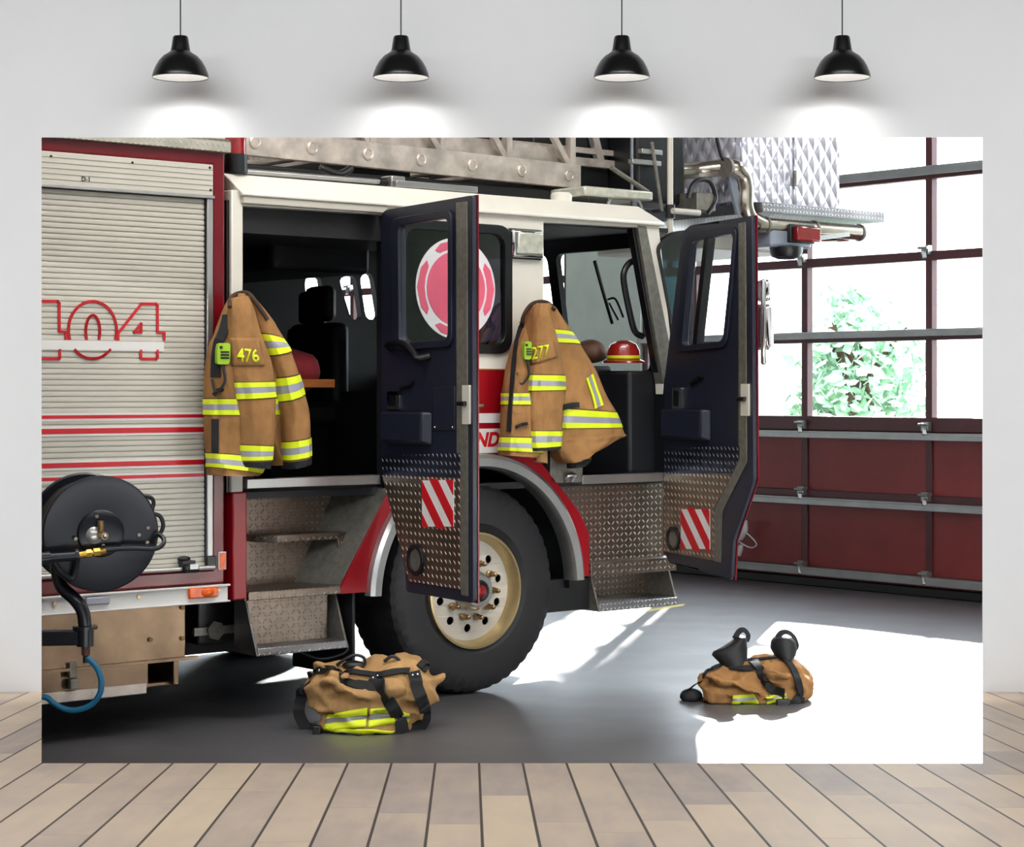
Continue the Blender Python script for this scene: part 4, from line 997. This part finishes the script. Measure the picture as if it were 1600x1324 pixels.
coat('tan firefighter coat numbered 476 hanging beside the roller shutter', (375, 464, -.06),
     ([(364, 459, 386, 459), (352, 485, 392, 480), (336, 520, 420, 520), (329, 545, 432, 550), (326, 610, 428, 610), (326, 660, 424, 660), (327, 700, 418, 705), (328, 730, 400, 740), (330, 743, 392, 744)], -.13, lambda t: .03+.07*min(1, t*2.2), 40, 40, .14, 3.),
     ([(380, 462, 396, 466), (390, 500, 425, 505), (400, 560, 450, 560), (405, 620, 452, 625), (408, 680, 448, 690), (420, 715, 446, 712), (424, 728, 438, 722)], -.10, lambda t: .02+.045*min(1, t*2), 40, 36, .2, 9.),
     [([(362, 466, 385, 462), (358, 482, 394, 482), (358, 515, 402, 517), (360, 546, 413, 550), (363, 575, 421, 575), (365, 598, 425, 597), (370, 628, 426, 624), (375, 660, 425, 658), (376, 692, 421, 694), (376, 720, 419, 718), (377, 730, 416, 733)], -.215, lambda t: .03+.05*min(1, t*3)-.012*t, 40, 36, .1, 1.),
      ([(386, 463, 396, 470), (392, 485, 417, 492), (403, 522, 440, 530), (415, 556, 450, 548), (426, 592, 462, 585), (433, 624, 469, 611), (441, 653, 477, 645), (445, 691, 479, 683), (447, 722, 480, 714), (450, 733, 478, 725)], -.20, lambda t: .025+.045*min(1, t*3), 40, 36, .1, 5.)],
     [(0, 596, 621), (0, 695, 719), (1, 524, 553), (1, 588, 620), (1, 689, 715), ('body', 626, 650), ('body', 712, 736)],
     [(0, (722, 733)), (1, (718, 730))], '476', dict(flap=[(361, 528), (405, 528), (414, 572), (362, 572)], num=[(370, 544), (403, 546), (406, 566), (370, 566)]),
     (348, 553, .032, .05), [(359, 480), (361, 466), (374, 458), (388, 459), (398, 470), (412, 490), (418, 500)],
     [([(355, 492), (350, 515), (342, 535), (338, 560), (337, 590)], .05), ([(336, 655), (336, 690), (336, 708)], .035), ([(334, 618), (340, 611), (349, 608)], .02)])
def coat2_extra(root, hit, allr):
    hs = [hit(px, py, .012) for px, py in ((880, 637), (892, 634), (905, 633))]; MB().ribbon([h[0] for h in hs], .03, .008, [h[1] for h in hs]).build('pocket_flap', 'webbing', allr['back'][1], True)
    for w_, m_, o_ in ((.062, 'lime', .010), (.024, 'silver tape', .014)):
        hs = [hit(px, py, o_) for px, py in ((921, 588), (925, 600), (929, 612), (933, 624), (936, 636))]; MB().ribbon([h[0] for h in hs], w_, .006, [h[1] for h in hs]).build('reflective_stripe', m_, allr['back'][1], True)
    # knitted wrist
    MB().tube([T @ sd(845, 704, Y1-.04), T @ sd(846, 714, Y1-.04), T @ sd(845, 723, Y1-.04)], lambda t: .038-.004*math.sin(t*3.1)).build('wristlet', 'trouser tan', root, True)
coat('tan firefighter coat numbered 277 hanging between the two open doors', (848, 478, -.06),
     ([(834, 474, 858, 474), (822, 500, 850, 495), (806, 540, 850, 540), (797, 580, 850, 580), (792, 620, 850, 620), (789, 670, 850, 670), (786, 700, 845, 703), (787, 712, 832, 716)], -.13, lambda t: .03+.06*min(1, t*2.2), 40, 40, .12, 13.),
     ([(848, 474, 866, 482), (850, 500, 882, 507), (852, 540, 904, 542), (853, 580, 927, 582), (855, 620, 945, 628), (858, 655, 960, 658), (861, 680, 968, 675), (862, 688, 970, 681), (864, 698, 955, 689), (872, 716, 930, 702), (880, 724, 905, 712)], -.14, lambda t: .03+.06*min(1, t*2), 40, 40, .12, 21.),
     [([(836, 476, 858, 474), (831, 495, 853, 491), (829, 525, 861, 525), (829, 559, 868, 554), (826, 595, 876, 597), (826, 625, 877, 620), (827, 652, 875, 648), (827, 677, 871, 677), (828, 705, 867, 701)], -.215, lambda t: .03+.05*min(1, t*3)-.01*t, 40, 36, .1, 11.),
      ([(880, 690, 925, 690), (885, 712, 922, 708), (888, 724, 918, 720), (890, 732, 910, 728)], -.10, .04, 40, 30, .12, 17.)],
     [(0, 588, 611), (0, 674, 697), ('back', 517, 536), ('back', 643, 668), ('body', 612, 635), ('body', 686, 707), (1, 705, 714)],
     [(0, (699, 704)), (1, (718, 730))], '277', dict(flap=[(829, 537), (866, 532), (871, 558), (829, 570)], num=[(830, 543), (858, 538), (859, 557), (831, 563)]),
     (823, 548, .022, .048), [(815, 510), (818, 494), (828, 478), (840, 472), (856, 473), (866, 484)],
     [([(815, 505), (806, 540), (803, 565), (800, 600), (797, 640), (795, 675)], .028), ([(806, 668), (815, 664), (825, 662)], .016)], coat2_extra)

# ------------------------------------------------------------------ folded trousers on the floor
EYE = Vector((0, 0, H))
def bundle(root, lumps, Y, seed, mname):
    mb = MB()
    for px, py, rx, rz, dy, ry, rot in lumps:
        c = W(px, py, Y+dy); k = (Y+dy)/F; M = Matrix.Rotation(R(rot), 3, 'Y'); mb.ball(c, (rx*k, ry, rz*k), 18, M)
    o = mb.build('tmp', mname, None); r = o.modifiers.new('r', 'REMESH'); r.mode = 'VOXEL'; r.voxel_size = .011
    s = o.modifiers.new('s', 'SMOOTH'); s.iterations = 6
    dg = bpy.context.evaluated_depsgraph_get(); me = bpy.data.meshes.new_from_object(o.evaluated_get(dg)); bpy.data.objects.remove(o)
    bm = bmesh.new(); bm.from_mesh(me); bm.normal_update()
    for v in bm.verts:
        p = v.co; q = Vector((p.x*3+p.z*4, p.y*5, p.z*7-p.x*3))
        a = noise.noise(q*1.1+Vector((seed, 0, 0))); b = 1-abs(noise.noise(Vector((p.x*6+p.z*9, p.y*6, p.z*11-p.x*4+seed)))*2); c = noise.noise(p*28)
        v.co = p+v.normal*(.024*a+.034*(b-.6)+.004*c)
        if v.co.z < 0.003: v.co.z = 0.003
    tree = BVHTree.FromBMesh(bm); Mi = parent_matrix(root).inverted()
    for v in bm.verts: v.co = Mi @ v.co
    bm.to_mesh(me); bm.free(); me.materials.clear(); me.materials.append(MATS[mname]); me.polygons.foreach_set('use_smooth', [True]*len(me.polygons)); me.name = 'trousers'
    ob = bpy.data.objects.new('trousers', me); COL.objects.link(ob); ob.parent = root
    def hit(px, py, off=.006):
        d = ray(px, py).normalized(); h = tree.ray_cast(EYE, d)
        if h[0] is None:
            p = W(px, py, Y); h = tree.find_nearest(p); nn = -d; return Vector((p.x, max(h[0].y-.02, Y-.2), max(p.z, .006))), nn
        nn = h[1]; nn = -nn if nn.dot(d) > 0 else nn
        p = h[0]+nn*off; return p, nn
    return ob, hit
def strap(root, hit, pts, w, nm='suspender', m_='webbing', off=.008, th=.007, parent=None):
    hs = [hit(p.x, p.y, off) for p in spline([(a, b, 0) for a, b in pts], 3)]; return MB().ribbon([h[0] for h in hs], w, th, [h[1] for h in hs]).build(nm, m_, parent or root, True)
def patch(root, hit, quad, nm, parent, off=.006):
    (x0, y0), (x1, y1), (x2, y2), (x3, y3) = quad; mb = MB(); nx, ny = 14, 9; g_ = []
    for j in range(ny+1):
        for i in range(nx+1):
            u, v = i/nx, j/ny; px = (x0*(1-u)+x1*u)*(1-v)+(x3*(1-u)+x2*u)*v; py = (y0*(1-u)+y1*u)*(1-v)+(y3*(1-u)+y2*u)*v; g_.append(mb.v(hit(px, py, off)[0]))
    for j in range(ny):
        mb.mi = 1 if 3 <= j < 6 else 0
        for i in range(nx): mb.face([g_[j*(nx+1)+i], g_[j*(nx+1)+i+1], g_[(j+1)*(nx+1)+i+1], g_[(j+1)*(nx+1)+i]])
    o = mb.build(nm, ['lime', 'silver tape'], parent, True, sharp=180); s = o.modifiers.new('solid', 'SOLIDIFY'); s.thickness = .005; return o
YB1 = 9.80
b1 = thing('turnout_trousers', 'larger bundle of tan firefighter trousers with black braces beside the front wheel', 'trousers', floorpt(578, 1145), 0, 'trouser bundles on the bay floor')
ob, hit = bundle(b1, [(560, 1085, 78, 44, 0, .17, 0), (610, 1085, 75, 48, .02, .17, 0), (515, 1080, 38, 36, .02, .14, 20), (575, 1128, 80, 24, -.02, .15, 0), (640, 1075, 42, 40, .03, .14, -10), (520, 1043, 28, 14, .05, .1, 10), (590, 1045, 40, 16, .06, .1, -5), (640, 1040, 26, 14, .05, .09, 25), (676, 1070, 24, 10, .03, .06, -35), (510, 1108, 24, 14, -.04, .1, -35), (545, 1078, 44, 8, -.16, .05, 22), (520, 1062, 26, 9, -.13, .05, -30), (612, 1076, 22, 12, -.15, .05, 0), (652, 1086, 14, 20, -.13, .05, 15)], YB1, 2., 'trouser tan')
patch(b1, hit, [(511, 1116), (574, 1105), (572, 1136), (508, 1141)], 'reflective_stripe', ob)
patch(b1, hit, [(578, 1107), (610, 1105), (618, 1131), (575, 1137)], 'reflective_stripe', ob)
patch(b1, hit, [(624, 1110), (640, 1115), (638, 1130), (624, 1128)], 'reflective_stripe', ob)
patch(b1, hit, [(503, 1137), (616, 1141), (606, 1160), (526, 1158)], 'reflective_stripe', ob, .010)
strap(b1, hit, [(488, 1048), (478, 1070), (470, 1095), (468, 1115), (478, 1135), (492, 1142)], .055, off=.02)
strap(b1, hit, [(486, 1052), (510, 1046), (540, 1050), (570, 1054), (590, 1056), (620, 1051), (640, 1050)], .035, 'waistband')
strap(b1, hit, [(530, 1060), (555, 1070), (580, 1073), (592, 1068)], .05)
strap(b1, hit, [(580, 1060), (592, 1068), (604, 1090), (616, 1108), (624, 1125), (628, 1142)], .062, off=.012)
strap(b1, hit, [(646, 1052), (652, 1075), (660, 1100), (664, 1120), (655, 1135), (630, 1146)], .06, off=.012)
strap(b1, hit, [(492, 1136), (510, 1141), (550, 1145), (590, 1147), (625, 1143)], .012, off=.014)
strap(b1, hit, [(492, 1140), (498, 1152), (520, 1158), (560, 1158), (600, 1156), (628, 1148), (645, 1148)], .02, off=.012)
strap(b1, hit, [(654, 1044), (662, 1036), (668, 1040), (660, 1050)], .03)
for loop in ([(526, 1040), (540, 1030), (556, 1024), (568, 1028), (570, 1038), (562, 1046)], [(600, 1034), (612, 1026), (622, 1030), (630, 1040), (638, 1046)]):
    MB().tube([W(px, py, YB1-.03) for px, py in loop], .008).build('pull_loop', 'black', b1, True)
mb = MB(); mb.ball(W(552, 1040, YB1-.04), (.055, .04, .024), 10); mb.build('buckle_pad', 'black', b1, True)
mb = MB()
for px, py in ((488, 1050), (503, 1049), (582, 1063), (590, 1060), (644, 1058), (651, 1057)): mb.ball(hit(px, py, .016)[0], .007, 6)
mb.build('rivet', 'chrome', b1, True)
mb = MB(); mb.box(W(489, 1152, YB1-.15)-Vector((.0, .02, .0)), W(501, 1134, YB1-.15)+Vector((.0, .03, .0))); mb.build('buckle', 'black', b1, True, bevel=.005)
YB2 = 10.70
b2 = thing('turnout_trousers', 'bundle of tan firefighter trousers rolled around black boots on sunlit floor', 'trousers', floorpt(1175, 1100), 0, 'trouser bundles on the bay floor')
ob, hit = bundle(b2, [(1165, 1070, 60, 34, 0, .16, 8), (1215, 1066, 50, 36, .02, .16, 0), (1120, 1080, 30, 26, .0, .14, 20), (1185, 1092, 75, 14, -.02, .13, 0), (1185, 1038, 40, 14, .05, .1, 0), (1240, 1080, 26, 22, .03, .12, -10), (1108, 1058, 14, 14, .03, .08, 0), (1256, 1062, 10, 12, .04, .06, 30), (1130, 1064, 28, 9, -.13, .06, 25), (1168, 1076, 42, 8, -.15, .05, 20), (1215, 1052, 22, 10, -.14, .06, 10), (1114, 1086, 20, 12, -.06, .06, 20)], YB2, 8., 'coat tan')
patch(b2, hit, [(1146, 1086), (1178, 1083), (1186, 1099), (1144, 1101)], 'reflective_stripe', ob)
patch(b2, hit, [(1196, 1088), (1228, 1083), (1230, 1092), (1198, 1100)], 'reflective_stripe', ob)
strap(b2, hit, [(1100, 1058), (1112, 1044), (1135, 1036), (1160, 1034), (1185, 1032), (1210, 1030), (1228, 1031)], .02, 'waistband')
strap(b2, hit, [(1140, 1044), (1160, 1046), (1178, 1046)], .045)
strap(b2, hit, [(1176, 1035), (1188, 1050), (1198, 1066), (1210, 1078), (1225, 1083)], .055, off=.012)
strap(b2, hit, [(1228, 1034), (1238, 1048), (1246, 1068), (1248, 1086), (1240, 1098)], .04, off=.012)
strap(b2, hit, [(1092, 1095), (1120, 1103), (1160, 1104), (1200, 1103), (1225, 1100), (1255, 1094)], .03, off=.008)
mb = MB(); mb.rings([[W(px+dx, py, YB2+dy) for dx, dy in ((0, -.04), (4, 0), (0, .04))] for px, py in ((1062, 1091), (1072, 1080), (1084, 1070), (1096, 1064))]); mb.ball(W(1080, 1088, YB2), (.06, .06, .04), 10); mb.build('brace_end', 'webbing', b2, True)
mb = MB(); mb.box(W(1212, 1108, YB2-.14)-Vector((0, .03, 0)), W(1234, 1092, YB2-.14)+Vector((0, .03, 0))); mb.build('buckle', 'black', b2, True, bevel=.008)
def boot(rows, loop, Y):
    rs = []
    for a, b, y, lean in rows:
        l, r_ = W(a, y, Y), W(b, y+lean, Y); c = (l+r_)/2; h_ = (r_-l)/2; rs.append([c+h_*math.cos(2*math.pi*k/28)+Vector((0, .075*math.sin(2*math.pi*k/28), 0)) for k in range(28)])
    P_ = spline([sum(r, Vector())/len(r) for r in rs], 1)
    o = MB().rings(rs).build('boot', 'rubber', b2, True, sharp=60)
    pts = [W(px, py, Y) for px, py in loop]; MB().ribbon(pts, .03, .006, [Vector((.5, -.6, .6))]*len(pts)).build('pull_strap', 'webbing', o, True)
boot([(1128, 1168, 1042, 0), (1123, 1168, 1035, -1), (1112, 1168, 1024, -4), (1114, 1168, 1019, -5), (1128, 1167, 1012, -6), (1142, 1167, 1003, -4), (1148, 1166, 998, -2), (1150, 1164, 996, -1)], [(1148, 998), (1155, 987), (1163, 985), (1169, 993), (1166, 1002)], YB2+.0)
boot([(1222, 1236, 1042, 0), (1220, 1236, 1032, 0), (1210, 1243, 1025, 0), (1204, 1246, 1014, 0), (1204, 1243, 1003, 0), (1208, 1238, 997, 0), (1212, 1232, 995, 0)], [(1214, 998), (1220, 990), (1230, 988), (1240, 995), (1245, 1007), (1242, 1014)], YB2+.03)

# ------------------------------------------------------------------ hose reel on its stand, left
YR = 8.58
n_ = Vector((.375, -.927, 0)).normalized(); c0_ = W(157, 834, YR)
base = W(22, 990, YR+.1); base.z = 0
reel = thing('hose_reel', 'black hose reel with brass fittings and blue hose in front of the shutter', 'hose reel', base)
def RB(mb, name, mats, parent=reel, **k): return mb.build(name, mats, parent, True, **k)
dprof = [(.236, -.006), (.244, 0), (.244, .006), (.236, .010), (.20, .004), (.10, .004), (.09, .016), (.02, .016)]
d1 = RB(MB().lathe(dprof, c0_, n_, 72), 'reel_disc', 'reel black')
c2_ = c0_-n_*.36; RB(MB().lathe(dprof, c2_, -n_, 72), 'reel_disc', 'reel black')
mb = MB()
for k in range(9):
    cc = c0_-n_*(.02+k*.04); mb.lathe([(.19, -.019), (.205, -.012), (.21, 0), (.205, .012), (.19, .019)], cc, n_, 40)
RB(mb, 'hose_coil', 'black')
RB(MB().lathe([(.095, .012), (.095, .022), (.08, .026), (.03, .026)], c0_, n_, 40), 'hub_plate', 'reel black')
pr = lambda px, py, o=0.: W(px, py, YR)+n_*o
rp = lambda px, py, o=0.: onp(px, py, c0_+n_*o, n_)
q = rp(147, 837, .03); RB(MB().lathe([(.032, 0), (.036, .006), (.03, .012), (.016, .02)], q, n_, 28), 'hub_washer', 'alu')
mb = MB()
for px, py in ((151, 807), (118, 842), (161, 853), (231, 825), (217, 836), (230, 848)): mb.lathe([(.009, 0), (.008, .008)], rp(px, py, .02 if px < 200 else .008), n_, 8)
RB(mb, 'bolt', 'chrome', d1)
mb = MB(); mb.cyl(rp(158, 838, .05), rp(157, 814, .05), .014); mb.cyl(rp(156, 836, .03), rp(164, 838, .09), .016); RB(mb, 'swivel', 'nut')
RB(MB().ball(rp(164, 838, .09), .011, 8), 'swivel_nut', 'chrome')
hp = lambda px, py, o=.0: rp(px, py, o)
RB(MB().tube([hp(220, 774), hp(236, 778), hp(240, 786), hp(238, 801), hp(250, 807), hp(255, 820), hp(251, 832), hp(240, 838)], .009, 10), 'guide_handle', 'black')
RB(MB().tube([hp(238, 846, .03), hp(246, 836, .05), hp(254, 840, .07), hp(256, 848, .09), hp(250, 855, .10), hp(238, 858, .10), hp(210, 857, .10), hp(184, 858, .10), hp(165, 860, .10)], .010, 12), 'air_hose', 'reel black')
mb = MB(); ax_ = [hp(165, 861, .10), hp(156, 863, .10), hp(146, 864, .10), hp(143, 865, .10), hp(135, 866, .10), hp(123, 868, .10)]
mb.cyl(ax_[0], ax_[1], .014, n=8); mb.cyl(ax_[1], ax_[2], .018, n=6); mb.cyl(ax_[2], ax_[3], .012, n=12); mb.cyl(ax_[3], ax_[4], .018, n=6); mb.cyl(ax_[4], ax_[5], .015, n=12); RB(mb, 'brass_fitting', 'brass')
mb = MB(); mb.cyl(hp(123, 868, .10), hp(118, 869, .10), .026); mb.cyl(hp(118, 869, .10), hp(78, 872, .10), .02); mb.cyl(hp(78, 872, .10), hp(56, 875, .10), .028); RB(mb, 'nozzle', 'reel black')
# bracket under the reel, bent post, arm and floor stand
RB(MB().tube([hp(84, 872, .05), hp(92, 890, .05), hp(112, 905, .04), hp(120, 885, .04), hp(118, 868, .06)], .012, 10), 'trigger_guard', 'black')
RB(MB().tube([W(88, 880, YR+.05), W(95, 915, YR+.03), W(118, 938, YR), W(130, 958, YR), W(133, 985, YR)], .028, 14), 'bent_post', 'reel black')
mb = MB(); mb.lathe([(.052, -.006), (.052, .006)], W(133, 981, YR), (0, 0, 1), 28); mb.cyl(W(133, 983, YR), W(133, 1010, YR), .036); RB(mb, 'collar', 'reel black')
a, b = W(16, 998, YR), W(130, 996, YR); RB(MB().beam(a, b, .05, .064), 'arm', 'reel black', bevel=.006)
mb = MB(); mb.box((base.x-.04, base.y-.14, 0), (base.x+.04, base.y-.04, 1.0)); mb.box((base.x-.2, base.y-.25, 0), (base.x+.2, base.y+.1, .02)); RB(mb, 'stand', 'reel black', bevel=.006)
RB(MB().beam(W(22, 880, YR+.05), c2_, .06, .06), 'axle_arm', 'reel black')
RB(MB().cyl(W(134, 1010, YR), W(134, 1024, YR), .018, n=8), 'pipe_fitting', 'leather')
RB(MB().cyl(W(134, 1022, YR), W(134, 1036, YR), .012), 'hose_tail', 'black')
RB(MB().tube([W(136, 1028, YR), W(150, 1042, YR), W(158, 1062, YR), W(156, 1084, YR), W(142, 1102, YR), W(118, 1110, YR), W(98, 1107, YR), W(82, 1098, YR), W(72, 1090, YR), W(50, 1088, YR), W(20, 1080, YR+.05)], .0125, 12), 'blue_hose', 'blue hose')

# yellow line on floor
a, b, c, d = floorpt(1000, 955), floorpt(1070, 944), floorpt(1068, 947), floorpt(1002, 958)
o = MB().prism([[tuple(p.xy) for p in (a, b, c, d)]], TOP, 0, .002).build('trim_1', 'yellow paint'); struct(o)

# ------------------------------------------------------------------ light
w = bpy.data.worlds.new('sky'); SC.world = w; w.use_nodes = True
bg = w.node_tree.nodes['Background']; bg.inputs[0].default_value = (.86, .93, 1, 1); bg.inputs[1].default_value = 8
sun = bpy.data.lights.new('sun', 'SUN'); sun.energy = 72; sun.angle = R(2.5); sun.color = (1, .97, .93)
so = bpy.data.objects.new('sun', sun); COL.objects.link(so)
az = Vector((.79*ca-.61*sa, .79*sa+.61*ca, 0)).normalized(); el_ = R(27)
dirn = -(az*math.cos(el_)+Vector((0, 0, math.sin(el_)))); so.rotation_euler = dirn.to_track_quat('-Z', 'Y').to_euler()
for (a, b) in (D1, D2):                                          # sky portals over the glazed doors
    l = bpy.data.lights.new('door_portal', 'AREA'); l.shape = 'RECTANGLE'; l.size = b-a; l.size_y = 3.2; l.cycles.is_portal = True
    o = bpy.data.objects.new('door_portal', l); COL.objects.link(o); o.matrix_basis = Mb @ Matrix.Translation((XD+.25, (a+b)/2, 3.0)) @ Matrix.Rotation(R(90), 4, 'Y')
    o.matrix_basis = Mb @ Matrix.Translation((XD+.25, (a+b)/2, 3.0)) @ Matrix(((0, 0, 1, 0), (1, 0, 0, 0), (0, 1, 0, 0), (0, 0, 0, 1)))
# added fill lights under the bay ceiling, on the near side of the truck
for (x, y, e) in ((-2.2, 8.35, 60), (.6, 8.5, 100), (3.4, 9.2, 70)): area('bay_fill_light', (x, y, 5.05), (R(14), 0, 0), 2.4, .3, e, (1, .97, .93))
area('bay_fill_light', (4.2, 13.2, 5.05), (0, 0, TA), .4, 3, 60, (.95, .97, 1))  # extra fill added to brighten the maroon garage door
vs = SC.view_settings; vs.view_transform = 'Standard'; vs.look = 'None'; vs.gamma = 1; vs.exposure = 0; vs.use_curve_mapping = False
SC.cycles.use_denoising = True; SC.cycles.max_bounces = 8; SC.cycles.transparent_max_bounces = 16; SC.cycles.sample_clamp_indirect = 6; SC.cycles.caustics_reflective = False; SC.cycles.caustics_refractive = False
for o in list(COL.objects):
    if o.type == 'EMPTY' and o.parent is None and not o.children: bpy.data.objects.remove(o)
